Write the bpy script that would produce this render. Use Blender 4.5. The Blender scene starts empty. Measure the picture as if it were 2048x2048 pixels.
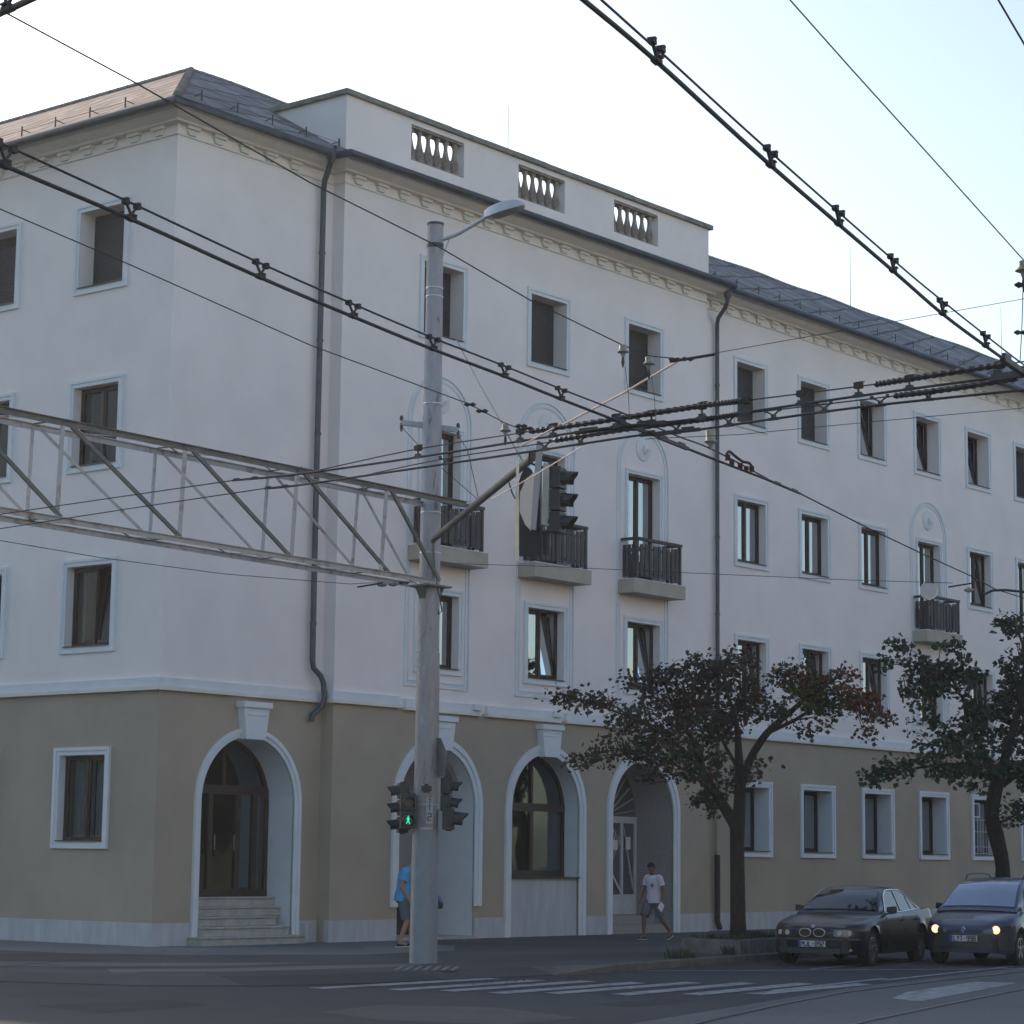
import bpy, bmesh, math, random
from mathutils import Vector, Matrix
from mathutils.geometry import tessellate_polygon
random.seed(7)
PI = math.pi
S = bpy.context.scene
COL = S.collection

# ------------------------------------------------------------------ camera
FPX = 4732.6                                   # focal length in pixels of a 2048 px wide picture
CAM = Vector((-31.3595, -34.1076, 1.75))
_fw = Vector((0.76912238, 0.62248281, 0.14479615)).normalized()
_rt = Vector((math.sin(0.680411), -math.cos(0.680411), 0))
_up = _rt.cross(_fw)
_ro = math.radians(0.667446)
RV = _rt * math.cos(_ro) + _up * math.sin(_ro)
UV = -_rt * math.sin(_ro) + _up * math.cos(_ro)
cam = bpy.data.cameras.new('camera')
cam.sensor_width = 36.0
cam.lens = FPX / 2048 * 36.0
cam.clip_start = 0.2
cam.clip_end = 3000
co = bpy.data.objects.new('camera', cam)
COL.objects.link(co)
m3 = Matrix((RV, UV, -_fw)).transposed()
co.matrix_world = Matrix.Translation(CAM) @ m3.to_4x4()
S.camera = co

# ------------------------------------------------------------------ light
SUN = Vector((0.24, 0.90, 0.30)).normalized()
w = bpy.data.worlds.new('World'); S.world = w; w.use_nodes = True
nt = w.node_tree; nt.nodes.clear()
wo = nt.nodes.new('ShaderNodeOutputWorld'); bg = nt.nodes.new('ShaderNodeBackground')
sk = nt.nodes.new('ShaderNodeTexSky'); sk.sky_type = 'NISHITA'; sk.sun_disc = False
sk.sun_elevation = math.asin(SUN.z); sk.sun_rotation = math.atan2(SUN.x, SUN.y)
sk.air_density = 1.0; sk.dust_density = 2.0; sk.ozone_density = 1.3; sk.altitude = 120
bg.inputs['Strength'].default_value = 0.15
nt.links.new(sk.outputs[0], bg.inputs[0]); nt.links.new(bg.outputs[0], wo.inputs[0])
sl = bpy.data.lights.new('sun', 'SUN'); sl.energy = 3.4; sl.angle = math.radians(0.5); sl.color = (1.0, 0.83, 0.66)
so = bpy.data.objects.new('sun', sl); COL.objects.link(so)
so.rotation_euler = (-SUN).to_track_quat('-Z', 'Y').to_euler()
so.location = (0, 30, 40)
S.view_settings.view_transform = 'Standard'
S.view_settings.look = 'None'
S.view_settings.exposure = 0.74
S.view_settings.gamma = 1.0

# ------------------------------------------------------------------ measuring helpers
def ray(px, py):
    return _fw + RV * ((px - 1024) / FPX) - UV * ((py - 1024) / FPX)
def on(px, py, axis, val):                      # where a sight line meets a real plane (a facade, the street, a wire level)
    d = ray(px, py); t = (val - CAM[axis]) / d[axis]
    return CAM + d * t
def dep(px, py, D):
    return CAM + ray(px, py) * D
def depth_of(p):
    return (p - CAM).dot(_fw)

# ------------------------------------------------------------------ materials
def mat(name, col, rough=0.7, metal=0.0, var=0.0, scale=6.0, bump=0.0, bscale=60.0, spec=0.5, emit=None, est=0.0, col2=None, stretch=(1, 1, 1), mix_lo=0.35, mix_hi=0.65, coat=0.0):
    m = bpy.data.materials.new(name); m.use_nodes = True
    t = m.node_tree; b = t.nodes['Principled BSDF']
    b.inputs['Base Color'].default_value = (*col, 1)
    b.inputs['Roughness'].default_value = rough
    b.inputs['Metallic'].default_value = metal
    b.inputs['Specular IOR Level'].default_value = spec
    if coat:
        b.inputs['Coat Weight'].default_value = coat; b.inputs['Coat Roughness'].default_value = 0.04
    if emit:
        b.inputs['Emission Color'].default_value = (*emit, 1); b.inputs['Emission Strength'].default_value = est
    tc = t.nodes.new('ShaderNodeTexCoord'); mp = t.nodes.new('ShaderNodeMapping')
    mp.inputs['Scale'].default_value = stretch
    t.links.new(tc.outputs['Object'], mp.inputs[0])
    if var or col2:
        n = t.nodes.new('ShaderNodeTexNoise'); n.inputs['Scale'].default_value = scale; n.inputs['Detail'].default_value = 6; n.inputs['Roughness'].default_value = 0.6
        t.links.new(mp.outputs[0], n.inputs['Vector'])
        r = t.nodes.new('ShaderNodeValToRGB')
        c2 = col2 or tuple(c * (1 + var) for c in col); c1 = col if col2 else tuple(c * (1 - var) for c in col)
        r.color_ramp.elements[0].position = mix_lo; r.color_ramp.elements[1].position = mix_hi
        r.color_ramp.elements[0].color = (*c1, 1); r.color_ramp.elements[1].color = (*c2, 1)
        t.links.new(n.outputs['Fac'], r.inputs[0]); t.links.new(r.outputs[0], b.inputs['Base Color'])
    if bump:
        n2 = t.nodes.new('ShaderNodeTexNoise'); n2.inputs['Scale'].default_value = bscale; n2.inputs['Detail'].default_value = 4
        bp = t.nodes.new('ShaderNodeBump'); bp.inputs['Strength'].default_value = bump; bp.inputs['Distance'].default_value = 0.02
        t.links.new(mp.outputs[0], n2.inputs['Vector']); t.links.new(n2.outputs['Fac'], bp.inputs['Height']); t.links.new(bp.outputs[0], b.inputs['Normal'])
    return m
M = {}
M['wall'] = mat('pale_stucco', (0.83, 0.765, 0.735), 0.9, var=0.04, scale=0.7, bump=0.25, bscale=45, spec=0.2)
M['khaki'] = mat('khaki_stucco', (0.405, 0.345, 0.27), 0.92, var=0.07, scale=0.6, bump=0.35, bscale=40, spec=0.2)
M['plinth'] = mat('grey_plinth_render', (0.47, 0.48, 0.50), 0.85, var=0.10, scale=1.6, stretch=(3, 3, 0.6), bump=0.15, bscale=30, spec=0.25)
M['trim'] = mat('white_trim', (0.70, 0.725, 0.75), 0.8, var=0.04, scale=2, bump=0.08, bscale=40, spec=0.25)
M['panel'] = mat('bluish_white_panel_render', (0.72, 0.71, 0.71), 0.85, var=0.03, scale=1.2, bump=0.15, bscale=45, spec=0.2)
M['cream'] = mat('cream_cornice', (0.72, 0.69, 0.63), 0.85, var=0.05, scale=3, bump=0.1, spec=0.2)
M['slab'] = mat('balcony_slab_render', (0.44, 0.40, 0.33), 0.9, var=0.08, scale=3, bump=0.15, spec=0.2)
M['gutter'] = mat('dark_zinc', (0.045, 0.055, 0.065), 0.45, metal=0.4, var=0.25, scale=3, spec=0.5)
M['pipe'] = mat('pipe_grey_metal', (0.075, 0.085, 0.10), 0.5, metal=0.3, var=0.2, scale=4, spec=0.5)
M['iron'] = mat('rusty_cast_iron', (0.030, 0.022, 0.022), 0.7, metal=0.2, var=0.4, scale=8)
M['coping'] = mat('weathered_concrete_coping', (0.17, 0.175, 0.155), 0.95, col2=(0.27, 0.26, 0.225), scale=3.5, bump=0.4, bscale=25)
M['baluster'] = mat('weathered_stone', (0.19, 0.16, 0.13), 0.95, col2=(0.38, 0.33, 0.27), scale=5, bump=0.4, bscale=25)
M['wood'] = mat('dark_brown_window_wood', (0.035, 0.020, 0.016), 0.45, var=0.25, scale=8, spec=0.4)
M['shut'] = mat('black_rusty_shutter', (0.030, 0.027, 0.030), 0.6, var=0.3, scale=10)
M['railwood'] = mat('dark_railing_boards', (0.045, 0.038, 0.040), 0.6, var=0.35, scale=7, stretch=(1, 1, .3))
M['curtain'] = mat('white_net_curtain', (0.50, 0.52, 0.53), 0.9, var=0.12, scale=9, stretch=(4, 4, .2))
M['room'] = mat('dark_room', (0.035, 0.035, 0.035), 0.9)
M['white_metal'] = mat('white_painted_metal', (0.55, 0.57, 0.58), 0.5, var=0.08, scale=6)
M['step'] = mat('concrete_steps', (0.40, 0.39, 0.36), 0.9, var=0.15, scale=5, bump=0.3, bscale=40)
M['doorway'] = mat('grey_stone_doorway', (0.25, 0.235, 0.23), 0.8, col2=(0.32, 0.305, 0.295), scale=22, bump=0.1)
M['paper'] = mat('paper_notice', (0.70, 0.70, 0.72), 0.8)
M['black'] = mat('black_plastic', (0.018, 0.020, 0.022), 0.45, var=0.2, scale=10)
M['lamp_grey'] = mat('lamp_housing_grey', (0.50, 0.52, 0.54), 0.4, metal=0.2, var=0.08, scale=5)
M['lamp_glass'] = mat('lamp_glass_dull', (0.16, 0.17, 0.16), 0.25)
M['steel'] = mat('galvanised_steel', (0.30, 0.31, 0.31), 0.45, metal=0.5, var=0.2, scale=6)
M['band'] = mat('bright_steel_band', (0.62, 0.64, 0.66), 0.3, metal=0.9)
M['cable'] = mat('dark_copper_cable', (0.045, 0.047, 0.052), 0.5, metal=0.5, var=0.2, scale=20, spec=0.6)
M['thin'] = mat('grey_steel_cable', (0.07, 0.072, 0.078), 0.85, metal=0.1, spec=.2)
M['rustclamp'] = mat('rusty_brown_clamp', (0.030, 0.024, 0.020), 0.7, metal=0.2, col2=(0.16, 0.065, 0.03), scale=30, mix_lo=.5, mix_hi=.75)
M['insul'] = mat('glazed_white_insulator', (0.26, 0.25, 0.22), 0.3, spec=0.6)
M['rod'] = mat('pale_pink_glassfibre_rod', (0.80, 0.58, 0.50), 0.35, spec=0.6)
M['disc'] = mat('pale_disc', (0.52, 0.53, 0.54), 0.5)
M['rubber'] = mat('tyre_rubber', (0.012, 0.012, 0.013), 0.8, bump=0.1)
M['rim'] = mat('alloy_rim', (0.42, 0.44, 0.47), 0.25, metal=0.85)
M['chrome'] = mat('chrome', (0.75, 0.77, 0.80), 0.15, metal=1.0)
M['carblack'] = mat('black_car_paint', (0.007, 0.009, 0.016), 0.3, spec=0.3, coat=.45)
M['cargrey'] = mat('grey_blue_metallic_car_paint', (0.055, 0.066, 0.098), 0.32, metal=0.2, spec=.3, coat=.5)
M['bumper'] = mat('grey_bumper_plastic', (0.035, 0.037, 0.042), 0.5)
M['carglass'] = mat('car_glass', (0.012, 0.015, 0.020), 0.05, spec=.6, coat=.35)
M['skyglass'] = mat('sky_reflection_windscreen', (0.24, 0.28, 0.37), 0.06, metal=0.6)  # blue tint and metallic share stand in for the reflected sky
M['headoff'] = mat('clear_headlight_unlit', (0.07, 0.08, 0.095), 0.12, metal=0.3, coat=.5)
M['headon'] = mat('lit_headlight', (0.8, 0.5, 0.3), 0.3, emit=(1.0, 0.46, 0.16), est=1.6)
M['headcore'] = mat('lit_headlight_core', (0.9, 0.7, 0.5), 0.3, emit=(1.0, 0.72, 0.38), est=3.4)
M['platewhite'] = mat('plate_white', (0.55, 0.56, 0.58), 0.5)
M['plateblue'] = mat('plate_blue', (0.02, 0.08, 0.35), 0.5)
M['badgeblue'] = mat('badge_blue', (0.05, 0.16, 0.5), 0.3)
M['glyph'] = mat('black_lettering', (0.012, 0.012, 0.014), 0.6)
M['green_on'] = mat('lit_green_signal', (0.0, 0.4, 0.25), 0.3, emit=(0.02, 0.85, 0.50), est=.8)
M['signal'] = mat('dark_signal_housing', (0.022, 0.026, 0.028), 0.5, var=0.2, scale=6)
M['backplate'] = mat('pale_signal_backplate', (0.42, 0.43, 0.40), 0.5, metal=0.2, var=0.1, scale=5)
M['matt_black'] = mat('matt_dark_plate', (0.022, 0.026, 0.032), .95, spec=.1)
M['box'] = mat('pale_grey_box', (0.36, 0.37, 0.38), 0.5)
M['lens'] = mat('dark_signal_lens', (0.03, 0.03, 0.03), 0.2)
M['skin'] = mat('skin', (0.36, 0.20, 0.14), 0.55)
M['skindark'] = mat('tanned_skin', (0.17, 0.09, 0.06), 0.55)
M['hair'] = mat('black_hair', (0.010, 0.008, 0.008), 0.6)
M['hairgrey'] = mat('grey_hair', (0.20, 0.19, 0.18), 0.7)
M['tshirt'] = mat('white_tshirt', (0.62, 0.58, 0.68), 0.9, var=0.05, scale=8)
M['print'] = mat('grey_blue_print', (0.20, 0.24, 0.34), 0.9)
M['blueshirt'] = mat('light_blue_shirt', (0.10, 0.36, 0.62), 0.9, var=0.08, scale=8)
M['shorts'] = mat('grey_shorts', (0.13, 0.13, 0.15), 0.9, var=0.15, scale=8)
M['shorts2'] = mat('blue_grey_shorts', (0.11, 0.14, 0.17), 0.9, var=0.15, scale=8)
M['shoe'] = mat('dark_shoe', (0.02, 0.02, 0.025), 0.6)
M['sole'] = mat('white_sole', (0.6, 0.6, 0.62), 0.6)
M['bag'] = mat('dark_bag', (0.016, 0.016, 0.022), 0.6)
M['bagblue'] = mat('blue_grey_bag_cloth', (0.12, 0.19, 0.32), 0.8)
M['bark'] = mat('tree_bark', (0.030, 0.024, 0.020), 0.95, var=0.35, scale=6, bump=0.9, bscale=22, stretch=(3, 3, 0.6))
M['leafred'] = mat('reddish_brown_leaves', (0.044, 0.036, 0.026), 0.75, col2=(0.080, 0.052, 0.036), scale=2.2, spec=.25)
M['leafrust'] = mat('rusty_leaves', (0.10, 0.038, 0.022), 0.75, col2=(0.16, 0.062, 0.035), scale=3, spec=.25)
M['leafgreen'] = mat('dark_green_leaves', (0.020, 0.040, 0.022), 0.7, col2=(0.042, 0.076, 0.036), scale=2.0, spec=.3)
M['leafolive'] = mat('olive_leaves', (0.045, 0.050, 0.012), 0.7, col2=(0.085, 0.085, 0.02), scale=3, spec=.3)
M['weed'] = mat('weeds', (0.030, 0.055, 0.018), 0.8, var=0.4, scale=5)
M['planter'] = mat('mossy_concrete_kerbing', (0.10, 0.105, 0.095), 0.95, col2=(0.19, 0.19, 0.175), scale=4, bump=0.4, bscale=25)
M['soil'] = mat('soil', (0.035, 0.032, 0.022), 0.95, var=0.4, scale=10)
M['kerb'] = mat('kerb_stone', (0.095, 0.09, 0.08), 0.95, col2=(0.15, 0.145, 0.13), scale=3, bump=0.4, bscale=25)
M['marking'] = mat('worn_road_paint', (0.29, 0.30, 0.315), 0.7, col2=(0.07, 0.074, 0.08), scale=6, mix_lo=.46, mix_hi=.70, bump=0.1)
M['faint'] = mat('faint_paint', (0.17, 0.172, 0.178), 0.8, var=.2, scale=8)
M['railsteel'] = mat('rail_steel', (0.16, 0.155, 0.15), 0.35, metal=0.8)
M['groove'] = mat('rail_groove', (0.03, 0.03, 0.03), 0.8)

def road_mat(name, c1, c2, patch, rough=0.85):
    m = mat(name, c1, rough, bump=0.5, bscale=35, spec=0.35)
    t = m.node_tree; b = t.nodes['Principled BSDF']
    tc = t.nodes.new('ShaderNodeTexCoord')
    n1 = t.nodes.new('ShaderNodeTexNoise'); n1.inputs['Scale'].default_value = 0.18; n1.inputs['Detail'].default_value = 5; n1.inputs['Distortion'].default_value = 0.6
    n2 = t.nodes.new('ShaderNodeTexNoise'); n2.inputs['Scale'].default_value = 55; n2.inputs['Detail'].default_value = 3
    n3 = t.nodes.new('ShaderNodeTexVoronoi'); n3.inputs['Scale'].default_value = 0.22; n3.feature = 'F1'; n3.distance = 'CHEBYCHEV'
    for n in (n1, n2, n3): t.links.new(tc.outputs['Object'], n.inputs['Vector'])
    r1 = t.nodes.new('ShaderNodeValToRGB'); r1.color_ramp.elements[0].position = .35; r1.color_ramp.elements[1].position = .65
    r1.color_ramp.elements[0].color = (*c1, 1); r1.color_ramp.elements[1].color = (*c2, 1)
    t.links.new(n1.outputs['Fac'], r1.inputs[0])
    mx = t.nodes.new('ShaderNodeMixRGB'); mx.blend_type = 'MULTIPLY'; mx.inputs[0].default_value = 0.6
    r2 = t.nodes.new('ShaderNodeValToRGB'); r2.color_ramp.elements[0].position = .3; r2.color_ramp.elements[1].position = .7
    r2.color_ramp.elements[0].color = (.6, .6, .6, 1); r2.color_ramp.elements[1].color = (1.25, 1.25, 1.25, 1)
    t.links.new(n2.outputs['Fac'], r2.inputs[0]); t.links.new(r1.outputs[0], mx.inputs[1]); t.links.new(r2.outputs[0], mx.inputs[2])
    mx2 = t.nodes.new('ShaderNodeMixRGB'); mx2.blend_type = 'MULTIPLY'; mx2.inputs[0].default_value = patch
    sp = t.nodes.new('ShaderNodeSeparateColor'); t.links.new(n3.outputs['Color'], sp.inputs[0])
    r3 = t.nodes.new('ShaderNodeValToRGB'); r3.color_ramp.elements[0].color = (.7, .7, .7, 1); r3.color_ramp.elements[1].color = (1.2, 1.2, 1.2, 1)
    t.links.new(sp.outputs[0], r3.inputs[0])
    t.links.new(mx.outputs[0], mx2.inputs[1]); t.links.new(r3.outputs[0], mx2.inputs[2])
    t.links.new(mx2.outputs[0], b.inputs['Base Color'])
    return m
M['asphalt'] = road_mat('asphalt', (0.035, 0.039, 0.047), (0.048, 0.053, 0.062), 0.35)
M['patch'] = road_mat('dark_repair_asphalt', (0.022, 0.024, 0.029), (0.032, 0.034, 0.040), .2)
M['pave'] = road_mat('pavement_asphalt', (0.064, 0.065, 0.068), (0.096, 0.096, 0.097), 0.8)
M['pale_pave'] = road_mat('pale_pavement', (0.14, 0.142, 0.145), (0.20, 0.202, 0.203), 0.5)
M['trackbed'] = road_mat('tram_track_concrete', (0.10, 0.106, 0.115), (0.13, 0.136, 0.145), 0.25)

def glass_mat(base=.42, nm='window_glass', k=1.5):
    m = bpy.data.materials.new(nm); m.use_nodes = True
    t = m.node_tree; t.nodes.clear()
    o = t.nodes.new('ShaderNodeOutputMaterial'); mx = t.nodes.new('ShaderNodeMixShader')
    tr = t.nodes.new('ShaderNodeBsdfTransparent'); tr.inputs[0].default_value = (.55, .60, .60, 1)
    gl = t.nodes.new('ShaderNodeBsdfGlossy'); gl.inputs['Roughness'].default_value = 0.015; gl.inputs[0].default_value = (.93, .96, 1, 1)
    fr = t.nodes.new('ShaderNodeFresnel'); fr.inputs[0].default_value = 1.55
    ma = t.nodes.new('ShaderNodeMath'); ma.operation = 'MULTIPLY_ADD'; ma.inputs[1].default_value = k; ma.inputs[2].default_value = base; ma.use_clamp = True
    tc = t.nodes.new('ShaderNodeTexCoord'); n = t.nodes.new('ShaderNodeTexNoise'); n.inputs['Scale'].default_value = 1.3; n.inputs['Detail'].default_value = 0
    bp = t.nodes.new('ShaderNodeBump'); bp.inputs['Strength'].default_value = 0.12; bp.inputs['Distance'].default_value = 0.03
    t.links.new(tc.outputs['Object'], n.inputs[0]); t.links.new(n.outputs['Fac'], bp.inputs['Height']); t.links.new(bp.outputs[0], gl.inputs['Normal'])
    t.links.new(fr.outputs[0], ma.inputs[0]); t.links.new(ma.outputs[0], mx.inputs[0])
    t.links.new(tr.outputs[0], mx.inputs[1]); t.links.new(gl.outputs[0], mx.inputs[2]); t.links.new(mx.outputs[0], o.inputs[0])
    return m
M['glass'] = glass_mat()
M['glass2'] = glass_mat(.0, 'ground_floor_glass', .5)

def painted_pole():
    m = mat('peeling_painted_pole', (0.5, 0.5, 0.5), 0.55, bump=0.3, bscale=20)
    t = m.node_tree; b = t.nodes['Principled BSDF']
    tc = t.nodes.new('ShaderNodeTexCoord'); mp = t.nodes.new('ShaderNodeMapping'); mp.inputs['Scale'].default_value = (1, 1, .22)
    n = t.nodes.new('ShaderNodeTexNoise'); n.inputs['Scale'].default_value = 7; n.inputs['Detail'].default_value = 8; n.inputs['Roughness'].default_value = .75
    t.links.new(tc.outputs['Object'], mp.inputs[0]); t.links.new(mp.outputs[0], n.inputs['Vector'])
    r = t.nodes.new('ShaderNodeValToRGB')
    e = r.color_ramp.elements; e[0].position = .36; e[0].color = (.17, .12, .11, 1); e[1].position = .43; e[1].color = (.33, .31, .315, 1)
    k = r.color_ramp.elements.new(.60); k.color = (.37, .36, .37, 1); k = r.color_ramp.elements.new(.68); k.color = (.46, .50, .52, 1)
    t.links.new(n.outputs['Fac'], r.inputs[0]); t.links.new(r.outputs[0], b.inputs['Base Color'])
    return m
M['polepaint'] = painted_pole()
M['polegrey'] = mat('grey_painted_pole_foot', (0.225, 0.255, 0.285), 0.5, var=0.06, scale=5, bump=0.1)
M['truss'] = mat('green_grey_truss_paint', (0.135, 0.14, 0.125), 0.6, col2=(0.24, 0.215, 0.20), scale=4, mix_lo=.5, mix_hi=.8)
M['trusspale'] = mat('peeling_pale_truss_paint', (0.46, 0.45, 0.45), 0.6, col2=(0.25, 0.17, 0.155), scale=5, mix_lo=.52, mix_hi=.72)

def roof_mat(name, c1, c2, line, udir):
    # cement slates laid on the diagonal; broad seams
    m = mat(name, c1, 0.85, bump=0.0, spec=.3)
    t = m.node_tree; b = t.nodes['Principled BSDF']
    tc = t.nodes.new('ShaderNodeTexCoord'); sp = t.nodes.new('ShaderNodeSeparateXYZ'); cb = t.nodes.new('ShaderNodeCombineXYZ'); sc_ = t.nodes.new('ShaderNodeMath'); sc_.operation = 'MULTIPLY'; sc_.inputs[1].default_value = 1.18
    t.links.new(tc.outputs['Object'], sp.inputs[0]); a_, b_ = (0, 1) if udir == 'x' else (1, 0)
    t.links.new(sp.outputs[a_], cb.inputs[0]); t.links.new(sp.outputs[b_], sc_.inputs[0]); t.links.new(sc_.outputs[0], cb.inputs[1])
    mp2 = t.nodes.new('ShaderNodeMapping'); mp2.inputs['Rotation'].default_value = (0, 0, math.radians(-28 if udir == 'x' else 8))
    t.links.new(cb.outputs[0], mp2.inputs[0])
    br = t.nodes.new('ShaderNodeTexBrick'); br.inputs['Scale'].default_value = 0.62; br.inputs['Mortar Size'].default_value = 0.03; br.inputs['Mortar Smooth'].default_value = .2; br.offset = 0.5
    br.inputs['Brick Width'].default_value = 0.9; br.inputs['Row Height'].default_value = 0.5
    br.inputs['Color1'].default_value = (*c1, 1); br.inputs['Color2'].default_value = (*c2, 1); br.inputs['Mortar'].default_value = (*line, 1)
    t.links.new(mp2.outputs[0], br.inputs['Vector'])
    n = t.nodes.new('ShaderNodeTexNoise'); n.inputs['Scale'].default_value = 2.5; n.inputs['Detail'].default_value = 6
    t.links.new(tc.outputs['Object'], n.inputs['Vector'])
    r = t.nodes.new('ShaderNodeValToRGB'); r.color_ramp.elements[0].color = (.6, .6, .6, 1); r.color_ramp.elements[1].color = (1.35, 1.35, 1.35, 1)
    r.color_ramp.elements[0].position = .3; r.color_ramp.elements[1].position = .7
    t.links.new(n.outputs['Fac'], r.inputs[0])
    mx = t.nodes.new('ShaderNodeMixRGB'); mx.blend_type = 'MULTIPLY'; mx.inputs[0].default_value = 1
    t.links.new(br.outputs['Color'], mx.inputs[1]); t.links.new(r.outputs[0], mx.inputs[2]); t.links.new(mx.outputs[0], b.inputs['Base Color'])
    bp = t.nodes.new('ShaderNodeBump'); bp.inputs['Strength'].default_value = .6; bp.inputs['Distance'].default_value = .02; bp.invert = True
    t.links.new(br.outputs['Fac'], bp.inputs['Height']); t.links.new(bp.outputs[0], b.inputs['Normal'])
    return m
M['roof_left'] = roof_mat('sunlit_cement_slate', (0.36, 0.265, 0.215), (0.47, 0.36, 0.305), (0.15, 0.115, 0.095), 'y')  # sunlit copy of the slate, warm low sun put into the colour
M['roof_front'] = roof_mat('shaded_cement_slate', (0.16, 0.145, 0.15), (0.24, 0.225, 0.23), (0.06, 0.055, 0.058), 'x')  # shaded copy of the same slate, lack of sun put into the grey
M['ridge'] = mat('mortared_ridge_tiles', (0.22, 0.21, 0.20), 0.9, var=0.25, scale=6, bump=0.4)

# ------------------------------------------------------------------ mesh builder
class MB:
    def __init__(s): s.v = []; s.f = []; s.mi = []; s.cur = 0
    def quad(s, *p):
        k = len(s.v); s.v += [tuple(q) for q in p]; s.f.append(tuple(range(k, k + len(p)))); s.mi.append(s.cur)
    def hexa(s, c):                              # 8 corners: bottom 4, top 4
        k = len(s.v); s.v += [tuple(q) for q in c]
        for f in ((0, 3, 2, 1), (4, 5, 6, 7), (0, 1, 5, 4), (1, 2, 6, 5), (2, 3, 7, 6), (3, 0, 4, 7)):
            s.f.append(tuple(k + i for i in f)); s.mi.append(s.cur)
    def box(s, x0, x1, y0, y1, z0, z1):
        s.hexa([(x0, y0, z0), (x1, y0, z0), (x1, y1, z0), (x0, y1, z0), (x0, y0, z1), (x1, y0, z1), (x1, y1, z1), (x0, y1, z1)])
    def bar(s, a, b, wd, ht, up=Vector((0, 0, 1))):
        a = Vector(a); b = Vector(b); d = (b - a).normalized()
        sd = d.cross(up)
        if sd.length < 1e-3: sd = d.cross(Vector((1, 0, 0)))
        sd.normalize(); u2 = sd.cross(d)
        sd *= wd / 2; u2 *= ht / 2
        s.hexa([a - sd - u2, a + sd - u2, b + sd - u2, b - sd - u2, a - sd + u2, a + sd + u2, b + sd + u2, b - sd + u2])
    def tube(s, pts, r, n=8, cap=True):
        pts = [Vector(p) for p in pts]; m = len(pts)
        rs = r if isinstance(r, (list, tuple)) else [r] * m
        k0 = len(s.v); prev = None
        for i, p in enumerate(pts):
            d = (pts[min(i + 1, m - 1)] - pts[max(i - 1, 0)]).normalized()
            if prev is None:
                ref = Vector((0, 0, 1)) if abs(d.z) < .9 else Vector((1, 0, 0))
                a = d.cross(ref).normalized()
            else:
                a = (prev - d * prev.dot(d)).normalized()
            prev = a; b = d.cross(a)
            for j in range(n):
                t = 2 * PI * j / n
                s.v.append(tuple(p + (a * math.cos(t) + b * math.sin(t)) * rs[i]))
        for i in range(m - 1):
            for j in range(n):
                s.f.append((k0 + i * n + j, k0 + i * n + (j + 1) % n, k0 + (i + 1) * n + (j + 1) % n, k0 + (i + 1) * n + j)); s.mi.append(s.cur)
        if cap:
            s.f.append(tuple(k0 + j for j in range(n))[::-1]); s.mi.append(s.cur)
            s.f.append(tuple(k0 + (m - 1) * n + j for j in range(n))); s.mi.append(s.cur)
    def lathe(s, prof, n=12, base=(0, 0, 0), axis=(0, 0, 1), cap=True):   # prof: (r, h)
        base = Vector(base); ax = Vector(axis).normalized()
        ref = Vector((0, 0, 1)) if abs(ax.z) < .9 else Vector((1, 0, 0))
        a = ax.cross(ref).normalized(); b = ax.cross(a); k0 = len(s.v); m = len(prof)
        for r, h in prof:
            for j in range(n):
                t = 2 * PI * j / n; s.v.append(tuple(base + ax * h + (a * math.cos(t) + b * math.sin(t)) * max(r, 1e-4)))
        for i in range(m - 1):
            for j in range(n):
                s.f.append((k0 + i * n + j, k0 + i * n + (j + 1) % n, k0 + (i + 1) * n + (j + 1) % n, k0 + (i + 1) * n + j)); s.mi.append(s.cur)
        if cap:
            s.f.append(tuple(k0 + j for j in range(n))[::-1]); s.f.append(tuple(k0 + (m - 1) * n + j for j in range(n))); s.mi += [s.cur] * 2
    def poly(s, f, pts, o0, o1, caps=True):       # f maps (u,o,z); a prism over a (u,z) outline
        n = len(pts); k = len(s.v)
        s.v += [tuple(f(u, o0, z)) for u, z in pts] + [tuple(f(u, o1, z)) for u, z in pts]
        for i in range(n):
            j = (i + 1) % n; s.f.append((k + i, k + j, k + n + j, k + n + i)); s.mi.append(s.cur)
        if caps:
            tr = tessellate_polygon([[Vector((u, z, 0)) for u, z in pts]])
            for a, b, c in tr:
                s.f.append((k + a, k + b, k + c)); s.mi.append(s.cur)
                s.f.append((k + n + c, k + n + b, k + n + a)); s.mi.append(s.cur)
    def ring(s, f, outer, inner, o0, o1, closed=True):   # a band between two outlines with equal point counts
        n = len(outer); k = len(s.v)
        for P_, o in ((outer, o0), (inner, o0), (outer, o1), (inner, o1)): s.v += [tuple(f(u, o, z)) for u, z in P_]
        for i in range(n if closed else n - 1):
            j = (i + 1) % n
            for a, b in ((0, 1), (2, 3), (0, 2), (1, 3)):
                s.f.append((k + a * n + i, k + a * n + j, k + b * n + j, k + b * n + i)); s.mi.append(s.cur)
        if not closed:
            for i in (0, n - 1):
                s.f.append((k + i, k + n + i, k + 3 * n + i, k + 2 * n + i)); s.mi.append(s.cur)
    def mesh(s, name, mats, smooth=False, merge=True):
        me = bpy.data.meshes.new(name); me.from_pydata(s.v, [], s.f)
        for m in (mats if isinstance(mats, (list, tuple)) else [mats]): me.materials.append(m)
        for i, p in enumerate(me.polygons): p.material_index = s.mi[i]
        bm = bmesh.new(); bm.from_mesh(me)
        if merge: bmesh.ops.remove_doubles(bm, verts=bm.verts, dist=1e-4)
        bmesh.ops.recalc_face_normals(bm, faces=bm.faces)
        bm.to_mesh(me); bm.free()
        if smooth:
            for p in me.polygons: p.use_smooth = True
            try: me.set_sharp_from_angle(angle=math.radians(40))
            except Exception: pass
        return me
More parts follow.
